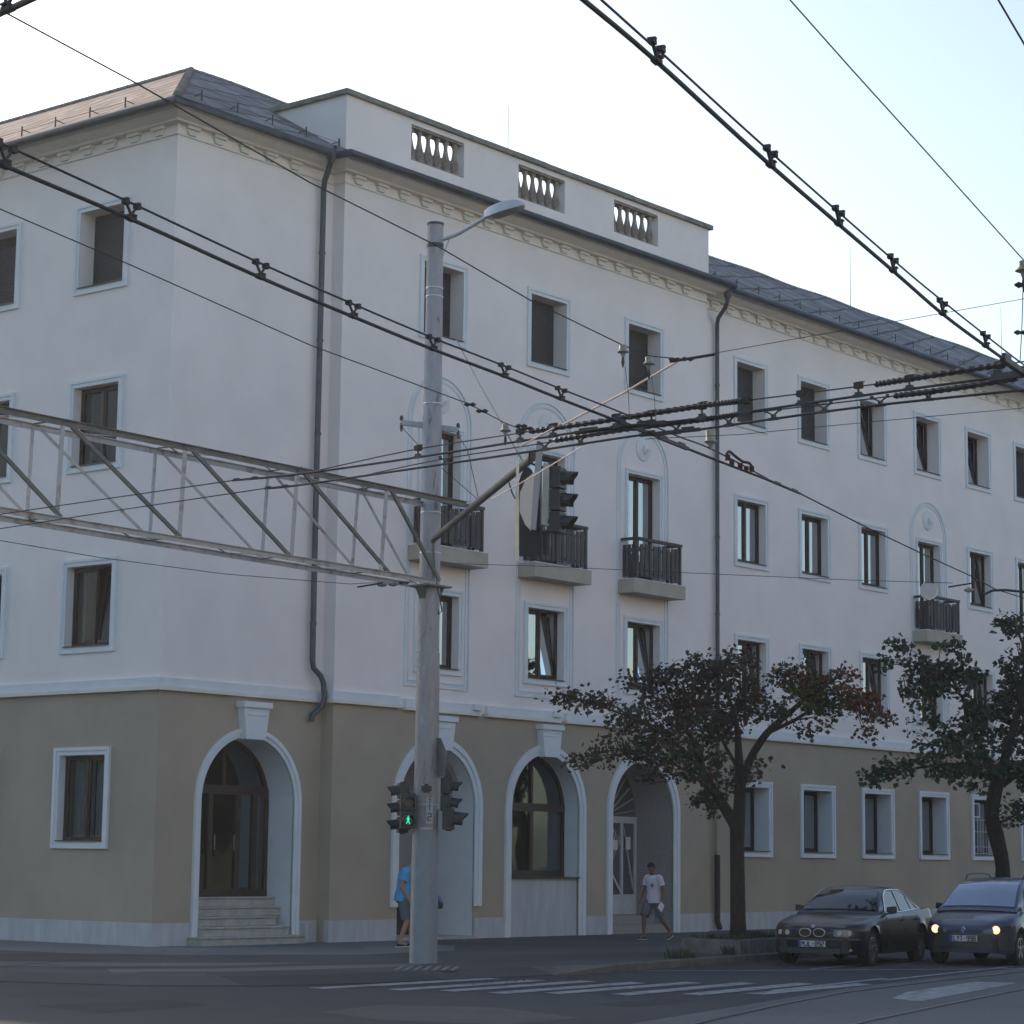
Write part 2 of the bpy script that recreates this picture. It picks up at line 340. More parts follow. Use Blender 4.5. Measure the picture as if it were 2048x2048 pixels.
    def obj(s, name, mats, parent=None, smooth=False, merge=True, bevel=0):
        o = bpy.data.objects.new(name, s.mesh(name, mats, smooth, merge)); COL.objects.link(o)
        if parent: o.parent = parent
        if bevel:
            b = o.modifiers.new('bevel', 'BEVEL'); b.width = bevel; b.segments = 2; b.limit_method = 'ANGLE'; b.angle_limit = math.radians(50)
        return o
def tag(o, label=None, cat=None, group=None, kind=None):
    if label: o['label'] = label
    if cat: o['category'] = cat
    if group: o['group'] = group
    if kind: o['kind'] = kind
    return o
def empty(name, loc, label=None, cat=None, group=None, rz=0):
    o = bpy.data.objects.new(name, None); COL.objects.link(o); o.location = loc; o.rotation_euler = (0, 0, rz)
    o.empty_display_size = .2
    tag(o, label, cat, group); return o
def copy_tree(o, parent=None):
    c = o.copy(); COL.objects.link(c); c.parent = parent
    for ch in [x for x in COL.objects if x.parent == o]: copy_tree(ch, c)
    return c
def local(P, root):                              # world point into an unrotated thing
    return Vector(P) - root.location

# ------------------------------------------------------------------ ground
TH = math.radians(9.0)                            # the street runs nine degrees off the facade
sd = Vector((math.cos(TH), math.sin(TH), 0)); sn = Vector((math.sin(TH), -math.cos(TH), 0))
def sheet(name, pts, z, m, kind='structure'):
    b = MB(); vs = [Vector((p[0], p[1], 0)) for p in pts]
    k = len(b.v); b.v += [(p[0], p[1], z) for p in pts]
    for t in tessellate_polygon([vs]): b.f.append(tuple(k + i for i in t)); b.mi.append(0)
    o = b.obj(name, m, merge=False)
    for p in o.data.polygons:
        if p.normal.z < 0: p.flip()
    tag(o, kind=kind); return o
ZR = -0.12
sheet('road', [(-400, -400), (400, -400), (400, 400), (-400, 400)], ZR, M['asphalt'])
# kerb line, from the left street round the corner and along the main street
K = [(-9.2, 60), (-9.0, 10), (-8.9, -2), (-8.7, -6.2), (-7.9, -8.3), (-6.6, -9.5), (-4.8, -10.0), (-2.6, -10.05), (-0.6, -10.2), (1.3, -10.12), (7.5, -9.17), (30, -5.6), (60, -0.85)]
pv = MB()
ins = []
for i, p in enumerate(K):
    a = Vector(K[max(i - 1, 0)]); c = Vector(K[min(i + 1, len(K) - 1)]); d = (c - a).normalized(); ins.append(Vector(p) + Vector((-d.y, d.x)) * (.5 if 2 <= i <= 8 else .22))
sheet('pavement', [(p.x, p.y) for p in ins] + [(60, 8), (8, 8), (8, 60)], 0.0, M['pave'])
kb = MB(); tops = [-0.095 if 3 <= i <= 8 else -0.0 for i in range(len(K))]
for i in range(len(K) - 1):
    a, b2 = K[i], K[i + 1]; c, d = ins[i], ins[i + 1]
    za = -.105 if 2 <= i <= 8 else .006; zb = -.105 if 2 <= i + 1 <= 8 else .006
    kb.cur = 1 if 1 < i < 8 else 0
    kb.hexa([(a[0], a[1], -.3), (b2[0], b2[1], -.3), (d.x, d.y, -.3), (c.x, c.y, -.3), (a[0], a[1], za), (b2[0], b2[1], zb), (d.x, d.y, max(zb, .006)), (c.x, c.y, max(za, .006))])
tag(kb.obj('kerb', [M['kerb'], M['pave']]), kind='structure')
# pale paving strip hugging the building
sheet('pale_path', [(-3.3, 40), (-3.3, 0), (-3.2, -1.9), (-2.2, -3.0), (-0.5, -4.2), (0.8, -4.9), (3.5, -4.6), (5.2, -3.2), (6.0, -1.6), (7.5, -.2), (8, 2), (1, 2), (1, 40)], .004, M['pale_pave'])
sheet('worn_path_patch', [(-7.2, -7.0), (-5.5, -8.0), (-2.2, -8.4), (-.9, -7.9), (-2.6, -7.5), (-5.2, -7.1), (-6.6, -6.2)], .0045, M['pale_pave'])
sheet('worn_path_patch', [(-7.9, -2.9), (-6.6, -5.2), (-4.2, -6.6), (-2.4, -6.5), (-4.4, -5.2), (-6.2, -3.2), (-7.0, -1.5)], .0045, M['pale_pave'])
# tram track bed and rails
def G(px, py, z=ZR): p = on(px, py, 2, z); return (p.x, p.y)
sheet('tram_track_bed', [(-16.5, -21.0), (-13, -19.2), (-8.86, -17.75), (0.04, -15.34), (8.85, -13.75), (60, -5.6), (60, -13), (9, -21.2), (-6, -24), (-18, -28)], ZR + .004, M['trackbed'])
def strip(path, wd, z, h=0.0):
    pass
def rail(pts):
    b = MB()
    P_ = [Vector((x, y, 0)) for x, y in pts]
    for cur, (o0, o1, z) in enumerate(((-.035, .035, .012), (.035, .075, .009))):
        b.cur = cur
        for i in range(len(P_) - 1):
            q = []
            for j in (i, i + 1):
                d = (P_[min(j + 1, len(P_) - 1)] - P_[max(j - 1, 0)]).normalized(); nn = Vector((d.y, -d.x, 0)); q.append((P_[j] + nn * o0, P_[j] + nn * o1))
            b.quad(*[(v.x, v.y, ZR + z) for v in (q[0][0], q[0][1], q[1][1], q[1][0])])
    tag(b.obj('tram_rail', [M['railsteel'], M['groove']]), kind='structure')
rail([(-18, -22.2), (-12.5, -19.8), (-8.11, -18.19), (-4.5, -16.95), (-1.1, -15.93), (2.9, -15.2), (7, -14.6), (30, -11.0), (60, -6.2)])
rail([(-18, -23.9), (-11.5, -21.2), (-6.61, -19.45), (-3, -18.5), (0.68, -17.55), (7, -16.2), (30, -12.4), (60, -7.7)])
rail([(-18, -26.2), (-10, -22.9), (-4, -21.2), (3, -19.8), (30, -15.4), (60, -10.6)])
# painted markings
def mark(name, pts, z=.008): return sheet(name, pts, ZR + z, M['marking'])
for a, b2 in (((-6.46, -10.42), (-2.12, -10.24)), ((-5.88, -11.40), (-1.93, -11.0)), ((-5.49, -12.05), (-1.56, -11.66)), ((-5.39, -12.85), (-1.31, -12.42)), ((-4.81, -13.40), (-.57, -12.95)), ((-4.34, -14.22), (.01, -13.58)), ((-3.5, -14.85), (.6, -14.25)), ((-2.65, -15.35), (1.23, -14.92))):
    mark('crossing_stripe', [(a[0], a[1] - .19), (b2[0] - .1, b2[1] - .19), (b2[0], b2[1] + .19), (a[0] + .1, a[1] + .19)])
sheet('repair_patch', [G(*q) for q in ((640, 2024), (770, 2009), (1000, 2016), (1160, 2036), (1010, 2050), (760, 2040))], ZR + .003, M['pave'])
sheet('repair_patch', [G(*q) for q in ((60, 2012), (330, 2000), (420, 2010), (200, 2026))], ZR + .003, M['patch'])
sheet('repair_patch', [G(*q) for q in ((1180, 2008), (1330, 1998), (1400, 2003), (1260, 2014))], ZR + .003, M['patch'])
for a_, b_ in (((0, 1936), (172, 1919)), ((30, 1925), (120, 1932)), ((430, 1972), (1000, 1968))):
    p_, q_ = (Vector((*G(*k_, z=0.0 if k_[1] < 1950 else ZR), 0)) for k_ in (a_, b_)); z_ = .006 if a_[1] < 1950 else ZR + .004
    n_ = (q_ - p_).normalized(); n_ = Vector((-n_.y, n_.x, 0)) * .03; m_ = p_.lerp(q_, .45) + n_ * 3
    sheet('tar_seam', [(v_.x, v_.y) for v_ in (p_ - n_, m_ - n_, q_ - n_, q_ + n_, m_ + n_, p_ + n_)], z_, M['patch'])
mark('stop_line', [(1.4, -9.98), (1.55, -9.96), (4.6, -11.9), (8.6, -14.2), (8.45, -14.25), (4.45, -11.98)], .009)
mark('lane_line', [(4.84, -11.75), (10.47, -10.87), (10.47, -10.77), (4.84, -11.63)])
mark('lane_line', [(-1.6, -15.1), (3.0, -14.3), (3.0, -14.17), (-1.6, -14.95)])
mark('lane_line', [(2.4, -14.62), (9, -13.5), (9, -13.38), (2.4, -14.48)])
mark('arrow_marking', [(-1.95, -17.2), (-.4, -16.55), (3.16, -15.75), (3.5, -16.35), (-2.37, -17.85)])
for i in range(7):
    x = -3.33 + i * .11; y = -9.14 - i * .10
    sheet('tactile_stripe', [(x, y), (x + .05, y - .05), (x + 1.2, y + .80), (x + 1.15, y + .85)], .007, M['faint'])

# ------------------------------------------------------------------ the building
B = empty('corner_building', (0, 0, 0), 'long four-storey pinkish white building with khaki ground floor, arches, balconies and slate roof', 'building')
RD = 0.33
fF = lambda u, o, z: Vector((u, -o, z))
fR = lambda u, o, z: Vector((u, -RD - o, z))
fL = lambda u, o, z: Vector((-o, u, z))
ZS, ZC, ZE = 4.93, 16.05, 16.30

def grid_wall(b, f, u0, u1, z0, z1, rects, thick=.5):
    us = sorted({u0, u1, *[r[0] for r in rects], *[r[1] for r in rects]}); zs = sorted({z0, z1, *[r[2] for r in rects], *[r[3] for r in rects]})
    for i in range(len(us) - 1):
        for j in range(len(zs) - 1):
            uc = (us[i] + us[i + 1]) / 2; zc = (zs[j] + zs[j + 1]) / 2
            if any(r[0] < uc < r[1] and r[2] < zc < r[3] for r in rects): continue
            b.quad(f(us[i], 0, zs[j]), f(us[i + 1], 0, zs[j]), f(us[i + 1], 0, zs[j + 1]), f(us[i], 0, zs[j + 1]))
    for a, c, d, e in rects + [(u0, u1, z0, z1)]:
        P4 = [(a, d), (c, d), (c, e), (a, e)]
        for k in range(4):
            p, q = P4[k], P4[(k + 1) % 4]
            b.quad(f(p[0], 0, p[1]), f(q[0], 0, q[1]), f(q[0], -thick, q[1]), f(p[0], -thick, p[1]))
def arch_pts(c, r, zs, n=28):
    return [(c - r * math.cos(PI * i / n), zs + r * math.sin(PI * i / n)) for i in range(n + 1)]
def arch_bay(b, f, u0, u1, z0, z1, c, r, zs, thick=.5):
    b.poly(f, [(u0, z0), (c - r, z0)] + arch_pts(c, r, zs) + [(c + r, z0), (u1, z0), (u1, z1), (u0, z1)], 0, -thick)

ROWS = {4: (13.24, 14.86), 3: (9.52, 11.16), 2: (5.84, 7.47)}
GZ = (1.99, 3.66)
WC = [20.84, 24.0, 27.17, 30.40, 33.57, 36.75, 39.93]           # window axes of the long wing
GC = [20.89, 24.06, 27.26, 30.47, 33.65, 36.8, 39.95]
RC = [7.84, 11.66, 15.52]                                        # axes of the projecting bay
LC = [2.15, 5.54, 8.93, 12.32]
HW, GH = .675, .73
uw, lw = MB(), MB()
grid_wall(uw, fF, 0, 4.56, ZS, ZE, [])
rr = []
for c in RC:
    rr += [(c - HW, c + HW, *ROWS[4]), (c - HW, c + HW, *ROWS[2]), (c - .66, c + .66, 8.46, 11.12)]
grid_wall(uw, fR, 4.56, 18.30, ZS, ZE, rr)
rr = []
for i, c in enumerate(WC):
    rr += [(c - HW, c + HW, *ROWS[4]), (c - HW, c + HW, *ROWS[2])]
    rr += [(c - .66, c + .66, 8.46, 11.12)] if i == 3 else [(c - HW, c + HW, *ROWS[3])]
grid_wall(uw, fF, 18.30, 46, ZS, ZE, rr)
grid_wall(uw, fL, .5, 60, ZS, ZE, [(c - HW, c + HW, *ROWS[k]) for c in LC for k in (2, 3, 4)])
uw.obj('upper_wall', M['wall'], B)
DC, DRI, DZ = 2.48, 1.31, 2.80
AC = [7.91, 11.72, 15.55]; ARI, AZ = 1.26, 2.86
arch_bay(lw, fF, 0, 4.56, -.3, ZS, DC, DRI, DZ)
grid_wall(lw, fR, 4.56, 6.2, -.3, ZS, [])
for i, c in enumerate(AC):
    arch_bay(lw, fR, [6.2, 9.8, 13.6][i], [9.8, 13.6, 18.30][i], -.3, ZS, c, ARI, AZ)
grid_wall(lw, fF, 18.30, 46, -.3, ZS, [(c - GH, c + GH, *GZ) for c in GC])
grid_wall(lw, fL, .5, 60, -.3, ZS, [(c - HW, c + HW, 1.98, 3.68) for c in LC])
lw.obj('lower_wall', M['khaki'], B)
# back of the rooms, so every pane has depth behind it
ib = MB()
ib.box(.5, 46, 1.55, 1.6, .0, 16.2); ib.box(1.55, 1.6, 1.6, 60, 0, 16.2); ib.box(8.9, 9, 9, 60, 0, 16.25); ib.box(9, 46, 8.9, 9, 0, 16.25)
for z in (ZS, 8.3, 12.1): ib.box(.5, 46, .2, 1.54, z - .1, z + .1); ib.box(.5, 1.54, 1.6, 24, z - .1, z + .1)
for c in (4.5, 9.75, 13.6, 18.2, 22.4, 25.6, 28.8, 32, 35.2, 38.4): ib.box(c - .05, c + .05, .2, 1.54, 0, 16.2)
ib.obj('inner_wall', M['room'], B)
# plinth
pb = MB()
def plinth(f, u0, u1, z1=.45, end=.03):
    b = pb; p = [f(u0, -.1, -.25), f(u1, -.1, -.25), f(u1, .03, -.25), f(u0, .03, -.25)]
    b.hexa(p + [Vector((q.x, q.y, z1 - (.012 if k > 1 else 0))) for k, q in enumerate(p)])
plinth(fF, -.03, DC - DRI - .16); plinth(fF, DC + DRI + .17, 4.53)
plinth(fR, 4.53, AC[0] - ARI + .0 - .03); plinth(fR, AC[0] + ARI + .03, AC[1] - ARI - .22); plinth(fR, AC[1] + ARI + .22, AC[2] - ARI - .22)
plinth(fR, AC[2] + ARI + .22, 18.33); plinth(fF, 18.33, 46); plinth(fL, .1, 60)
pb.obj('plinth', M['plinth'], B)
# string course between the storeys: white sloping band over a thin cream lip
sc = MB()
def string(f, u0, u1, dz=0, cap=False):
    sc.cur = 0; sc.poly(lambda a, o, z: f(a, o, z), [(u0, ZS + .05 + dz), (u1, ZS + .05 + dz), (u1, ZS + .22 + dz), (u0, ZS + .22 + dz)], -.02, .07)
    sc.cur = 1; sc.poly(lambda a, o, z: f(a, o, z), [(u0 - .02, ZS - .03 + dz), (u1 + .02, ZS - .03 + dz), (u1 + .02, ZS + .046 + dz), (u0 - .02, ZS + .046 + dz)], -.02, .11)
    if cap:
        sc.cur = 0; sc.poly(lambda a, o, z: f(a, o, z), [(u1 - .28, ZS + .09 + dz), (u1, ZS + .09 + dz), (u1, ZS + .23 + dz), (u1 - .28, ZS + .23 + dz)], .073, .15)
string(fL, 0, 60); string(fF, -.11, 4.45); string(fR, 4.46, 6.55, 0)
string(fR, 6.75, 9.25, -.03, True); string(fR, 9.5, 12.15, -.03, True); string(fR, 12.4, 14.9, -.03, True); string(fR, 15.15, 18.35, -.0)
string(fF, 18.45, 46)
sc.obj('string_course', [M['trim'], M['cream']], B)
# cornice: lip, frieze of brackets, cove under the gutter
cn = MB()
segs = [(fL, .0, 60.0, -1), (fF, -.05, 4.4, 1), (fR, 4.42, 18.42, 1), (fF, 18.42, 46, 1)]
def band(f, u0, u1, prof, m0=0, m1=0):          # extrude an (o,z) profile along u, ends mitred by m*o
    k = len(cn.v); n = len(prof)
    for u, m_ in ((u0, m0), (u1, m1)): cn.v += [tuple(f(u + m_ * o, o, z)) for o, z in prof]
    for i in range(n):
        j = (i + 1) % n; cn.f.append((k + i, k + j, k + n + j, k + n + i)); cn.mi.append(cn.cur)
cove = [(-.1, 16.26), (.16, 16.262), (.18, 16.30), (.30, 16.34), (.42, 16.40), (.47, 16.46), (.52, 16.47), (.52, 16.50), (-.1, 16.56)]
lip = [(-.1, 16.03), (.035, 16.03), (.035, 16.06), (.015, 16.075), (-.1, 16.075)]
fT1 = lambda u, o, z: Vector((4.56 - o, -u, z)); fT2 = lambda u, o, z: Vector((18.30 + o, -u, z))
for pr_ in (cove, lip):
    band(fL, 0, 60, pr_, -1, 0); band(fF, 0, 4.56, pr_, -1, -1); band(fT1, 0, RD, pr_, 1, 1)
    band(fR, 4.56, 18.30, pr_, -1, 1); band(fT2, 0, RD, pr_, 1, 1); band(fF, 18.30, 46, pr_, 1, 0)
cn.obj('cornice', M['cream'], B)
BKM = None
def bracket(f, u):
    global BKM
    if BKM is None:
        q = MB(); g_ = lambda a, o, z: Vector((a, -o, z))
        q.poly(g_, [(-.17, .19), (.17, .19), (.17, .257), (-.17, .257)], -.02, .11)
        q.poly(g_, [(-.10, .08), (.10, .08), (.14, .188), (-.14, .188)], -.02, .06)
        BKM = q.mesh('cornice_bracket', M['cream'])
    o = bpy.data.objects.new('cornice_bracket', BKM); COL.objects.link(o); o.parent = B; o.location = f(u, 0, 16)
    if f is fL: o.rotation_euler = (0, 0, -PI / 2)
for i in range(5): bracket(fF, .36 + i * .74)
for i in range(18): bracket(fR, 4.96 + i * .725)
for i in range(37): bracket(fF, 19.05 + i * .725)
for i in range(60): bracket(fL, .52 + i * .72)
# gutters: half-round, dark zinc
gt = MB()
def gutter(pts, r=.085):
    gt.tube(pts, r, 10)
ZG = 16.47
gutter([(-.60, 60, ZG), (-.60, -.60, ZG + .02), (4.02, -.60, ZG), (4.06, -.93, ZG), (18.70, -.93, ZG + .01), (18.76, -.66, ZG + .01), (46, -.60, ZG + .02)])
gt.obj('gutter', M['gutter'], B, smooth=True)
# roofs: two slopes meeting on a hip, ridge 4.2 m back
RX = 4.2; ZRG = 19.38; ov = .62; ze = 16.55
rl = MB(); rl.quad((-ov, -ov, ze), (-ov, 60, ze), (RX, 60, ZRG), (RX, RX, ZRG)); rl.quad((RX, RX, ZRG), (RX, 60, ZRG), (9, 60, 16.2), (9, 9, 16.2))
rl.obj('left_roof_slope', M['roof_left'], B)
rf = MB()
SP = .12                                          # slightly sagging courses give the ridge its uneven line
xs = [RX + i * 1.2 for i in range(36)]
rf.quad((-ov, -ov, ze), (4.06, -ov, ze), (4.06, .0, ze + .37), (RX, RX, ZRG))
rf.quad((4.06, -ov, ze), (4.1, -.95, ze - .03), (18.68, -.95, ze - .03), (18.72, -ov, ze), (18.72, .0, ze + .37), (4.06, 0, ze + .37))
rf.quad((18.72, -ov, ze), (46, -ov, ze), (46, .0, ze + .37), (18.72, 0, ze + .37))
prev = (4.06, RX); 
for i in range(36):
    xa = RX + i * (46 - RX) / 36; xb = RX + (i + 1) * (46 - RX) / 36
    za = ZRG + .03 * math.sin(i * 1.7) if i else ZRG; zb = ZRG + .03 * math.sin((i + 1) * 1.7)
    rf.quad((xa if i else 4.06, 0, ze + .37), (xb, 0, ze + .37), (xb, RX, zb), (xa, RX, za))
    rf.quad((xa, RX, za), (xb, RX, zb), (xb, 9, 16.2), (max(xa, 9) if i == 0 else xa, 9, 16.2))
rf.obj('front_roof_slope', M['roof_front'], B)
hp = MB()
d = Vector((RX + ov, RX + ov, ZRG - ze))
for i in range(16):
    a = Vector((-ov + .05, -ov + .05, ze + .03)) + d * (i / 16); b2 = a + d * (1.12 / 16)
    hp.tube([a, b2], [.10, .075], 8)
hp.obj('hip_tiles', M['ridge'], B, smooth=True)
rg = MB()
for i in range(70): rg.tube([(RX, RX + i * .3, ZRG + .0), (RX, RX + i * .3 + .33, ZRG + .012)], [.075, .06], 6)
for i in range(140): rg.tube([(RX + i * .3, RX, ZRG - .01 + .02 * math.sin(i * .43)), (RX + i * .3 + .33, RX, ZRG + .0 + .02 * math.sin(i * .43))], [.07, .055], 6)
rg.obj('ridge_tiles', M['ridge'], B)
# snow guards
def snowguard(a, b2, n, f):
    g = MB()
    for i in range(n):
        t = i / (n - 1); u = a + (b2 - a) * t; p = f(u, -.0, 16.92)
        bk_ = f(u, -.32, 17.1)
        g.bar(f(u, .18, 16.72), f(u, .18, 17.03), .022, .022, Vector((1, .2, 0)))
        g.bar(f(u, .18, 16.96), f(u, -.12, 16.94), .015, .015)
    for z in (16.93,): g.tube([f(a, .18, z), f(b2, .18, z)], .005, 5)
    g.obj('snow_guard', M['gutter'], B)
snowguard(1.4, 7.9, 7, fL); snowguard(8.9, 20, 11, fL); snowguard(.45, 4.5, 5, fF); snowguard(18.9, 45, 26, fF)
# parapet with three balustraded openings
pp = MB(); PB, PT = 16.5, 18.0
OP = [(6.67, 8.49), (10.47, 12.25), (14.24, 16.11)]
fP = fR
grid_wall(pp, fP, 4.55, 18.38, PB, PT, [(a, b2, 17.06, 17.88) for a, b2 in OP], .34)
def back(b, u0, u1, z0, z1, rects):
    grid_wall(b, lambda u, o, z: Vector((u, -RD + .34 - o * 0, z)), u0, u1, z0, z1, rects, 0)
back(pp, 4.55, 18.38, PB, PT, [(a, b2, 17.06, 17.88) for a, b2 in OP])
pp.box(4.551, 4.85, .012, 2.3, PB + .3, PT - .001); pp.box(18.08, 18.379, .012, 2.3, PB + .3, PT - .001)
pp.obj('parapet', M['wall'], B)
cp = MB()
for i in range(12):
    a = 4.46 + i * (14.02 / 12); cp.box(a + .004, a + 14.02 / 12 - .004, -RD - .09, -RD + .43, PT + .0 + .003 * (i % 2), PT + .115 + .004 * ((i * 7) % 3))
cp.box(4.46, 4.94, .104, 2.35, PT + .002, PT + .11); cp.box(18.0, 18.47, .104, 2.35, PT + .002, PT + .11)
cp.obj('coping', M['coping'], B, bevel=.01)
bprof = [(.085, 0), (.085, .06), (.06, .07), (.068, .10), (.092, .18), (.100, .24), (.088, .32), (.06, .46), (.045, .56), (.05, .66), (.075, .70), (.075, .75)]
bmesh_ = None
for a, b2 in OP:
    r = MB(); r.box(a, b2, -RD + .04, -RD + .30, 17.063, 17.10); r.box(a, b2, -RD + .04, -RD + .30, 17.83, 17.877)
    bo = r.obj('balustrade', M['baluster'], B)
    n = 6
    for i in range(n):
        x = a + (b2 - a) * (i + .5) / n
        if bmesh_ is None:
            q = MB(); q.lathe([(r_, h_ * .73 / .75) for r_, h_ in bprof], 12); bmesh_ = q.mesh('baluster', M['baluster'], True)
        o = bpy.data.objects.new('baluster', bmesh_); COL.objects.link(o); o.parent = bo; o.location = (x, -RD + .17, 17.10)
# lightning rods
for (x, y, z0, z1) in [(11.70, 1.0, 17.3, 19.86), (32.63, 3.9, 19.2, 21.2), (43.5, 4.2, 19.3, 21.4)]:
    g = MB(); g.tube([(x, y, z0), (x, y, z1)], [.014, .007], 6); g.obj('lightning_rod', M['steel'], B)
# downpipes
g = MB(); g.tube([(3.86, -.56, 16.42), (3.90, -.50, 16.25), (4.06, -.20, 15.98), (4.10, -.14, 15.8), (4.10, -.14, 15.2), (4.10, -.13, 9), (4.11, -.13, 5.75)], .062, 10)
g.tube([(4.11, -.13, 5.75), (4.14, -.14, 5.60), (4.30, -.2, 5.44), (4.36, -.22, 5.30), (4.38, -.24, 4.98), (4.33, -.22, 4.82), (4.22, -.16, 4.70), (4.14, -.13, 4.62), (4.13, -.13, 4.50)], .06, 10)
g.lathe([(.06, 0), (.10, .12), (.115, .2), (.115, .22)], 10, (3.87, -.57, 16.26))
for z in (14.4, 12.5, 10.5, 8.5, 6.5): g.lathe([(.075, 0), (.075, .05)], 10, (4.105, -.135, z))
g.obj('downpipe', M['pipe'], B, smooth=True)
g = MB(); g.tube([(18.74, -.68, 16.44), (18.75, -.66, 16.10), (18.80, -.56, 15.98), (19.05, -.18, 15.80), (19.10, -.11, 15.66), (19.10, -.11, 15.3), (19.10, -.11, 3.9)], .055, 10)
g.lathe([(.055, 0), (.10, .1), (.11, .25), (.11, .3)], 10, (18.74, -.68, 16.16))
for z in (14, 12, 10, 8, 6): g.lathe([(.068, 0), (.068, .05)], 10, (19.10, -.11, z))
g.obj('downpipe', M['pipe'], B, smooth=True)
g = MB(); g.tube([(19.10, -.10, 3.9), (19.10, -.10, 1.9)], .05, 10); g.obj('downpipe', M['khaki'], B, smooth=True)
g = MB(); g.tube([(19.10, -.10, 1.9), (19.10, -.10, .25), (19.06, -.2, .05)], .07, 10); g.obj('downpipe', M['iron'], B, smooth=True)

# ---- windows: wood frame > surround, pane, sill, curtain
def rect_ring(b, x0, x1, z0, z1, t, y0, y1):
    f = lambda u, o, z: Vector((u, o, z))
    b.ring(f, [(x0, z0), (x1, z0), (x1, z1), (x0, z1)], [(x0 + t, z0 + t), (x1 - t, z0 + t), (x1 - t, z1 - t), (x0 + t, z1 - t)], y0, y1)
def make_window(w2, h, dpt, reveal=False, gl='glass', style='two', tilt=0, curtain=0, sill=True, surround=.14, sproud=.05, frame='wood', shutter=False, name='window', grey_sill=True):
    """origin at the middle of the opening's bottom on the wall face; y runs into the wall"""
    fr = MB(); rect_ring(fr, -w2, w2, 0, h, .055, dpt, dpt + .07)
    if not shutter: fr.box(-.035, .035, dpt - .005, dpt + .066, .054, h - .054)
    lv = [(-w2 + .055, -.035), (.035, w2 - .055)]
    for k, (a, b2) in enumerate(lv):
        if tilt and k == 1: continue
        rect_ring(fr, a + .004, b2 - .004, .06, h - .06, .04, dpt + .01, dpt + .06)
    if tilt:
        a, b2 = lv[1]
        tm = MB(); rect_ring(tm, a + .02, b2 - .01, 0, h - .16, .06, 0, .05)
        ang = math.radians(7)
        for v in tm.v: fr.v.append((v[0], dpt + .02 + v[1] * math.cos(ang) + v[2] * math.sin(ang), .08 + v[2] * math.cos(ang) - v[1] * math.sin(ang)))
        k0 = len(fr.v) - len(tm.v); fr.f += [tuple(k0 + i for i in f) for f in tm.f]; fr.mi += tm.mi
    root = fr.obj(name, M[frame])
    if style == 'door':
        q = MB()
        for k, (a, b2) in enumerate(lv): q.box(a + .05, b2 - .05, dpt + .015, dpt + .055, .125, .55)
        q.obj('door_panel', M[frame], root)
    for k, (a, b2) in enumerate(lv):
        q = MB()
        if tilt and k == 1:
            ang = math.radians(7); zz = h - .22
            q.quad((a + .07, dpt + .05, .14), (b2 - .06, dpt + .05, .14), (b2 - .06, dpt + .05 + zz * math.sin(ang), .14 + zz * math.cos(ang) - .06), (a + .07, dpt + .05 + zz * math.sin(ang), .14 + zz * math.cos(ang) - .06))
        else:
            q.quad((a + .05, dpt + .035, .12), (b2 - .05, dpt + .035, .12), (b2 - .05, dpt + .035, h - .12), (a + .05, dpt + .035, h - .12))
        q.obj('pane', M[gl], root)
    if shutter:
        q = MB()
        nsl = int((h - .16) / .075)
        for i in range(nsl):
            z = .08 + i * .075; q.hexa([(-w2 + .07, dpt - .02, z), (w2 - .07, dpt - .02, z), (w2 - .07, dpt + .01, z), (-w2 + .07, dpt + .01, z), (-w2 + .07, dpt - .005, z + .066), (w2 - .07, dpt - .005, z + .066), (w2 - .07, dpt + .008, z + .066), (-w2 + .07, dpt + .008, z + .066)])
        q.box(-w2 + .05, w2 - .05, dpt - .012, dpt + .004, .06, h - .06)
        q.obj('roller_shutter', M['shut'], root)
    if surround:
        q = MB(); s = surround; f = lambda u, o, z: Vector((u, -o, z))
        O_ = [(-w2 - s, -s * .9), (w2 + s, -s * .9), (w2 + s, h + s), (-w2 - s, h + s)]; I_ = [(-w2, 0), (w2, 0), (w2, h), (-w2, h)]
        q.ring(f, O_, I_, 0, sproud * .6)
        e = s * .42
        q.ring(f, [(-w2 - s - .002, -s * .9 - .002), (w2 + s + .002, -s * .9 - .002), (w2 + s + .002, h + s + .002), (-w2 - s - .002, h + s + .002)], [(-w2 - s + e, -s * .9 + e), (w2 + s - e, -s * .9 + e), (w2 + s - e, h + s - e), (-w2 - s + e, h + s - e)], 0, sproud)
        if reveal: q.ring(f, [(-w2 + .001, .001), (w2 - .001, .001), (w2 - .001, h - .001), (-w2 + .001, h - .001)], [(-w2 + .006, .006), (w2 - .006, .006), (w2 - .006, h - .006), (-w2 + .006, h - .006)], .0, -dpt)
        q.obj('surround', M['trim'], root)
    if sill:
        q = MB(); q.box(-w2 - .0, w2 + .0, -sproud - .02, dpt, .002, .022); q.obj('sill', M['gutter'] if grey_sill else M['trim'], root)
    if curtain:
        q = MB(); n = 14
        for k, (a, b2) in enumerate([(-w2 + .06, -.02), (.02, w2 - .06)]):
            if not (curtain >> k) & 1: continue
            for i in range(n):
                xa = a + (b2 - a) * i / n; xb = a + (b2 - a) * (i + 1) / n
                ya = dpt + .22 + .02 * math.sin(i * 1.9 + k); yb = dpt + .22 + .02 * math.sin((i + 1) * 1.9 + k)
                q.quad((xa, ya, .1), (xb, yb, .1), (xb, yb, h - .1), (xa, ya, h - .1))
        q.obj('curtain', M['curtain'], root)
    return root
def place(root, f, u, z):
    root.parent = B
    p = f(u, 0, z); root.location = p
    if f is fL: root.rotation_euler = (0, 0, -PI / 2)
protos = {}
def win(key, f, u, z, **kw):
    if key not in protos: protos[key] = make_window(**kw); o = protos[key]
    else: o = copy_tree(protos[key])
    place(o, f, u, z)
H4 = ROWS[4][1] - ROWS[4][0]; H3 = ROWS[3][1] - ROWS[3][0]; H2 = ROWS[2][1] - ROWS[2][0]
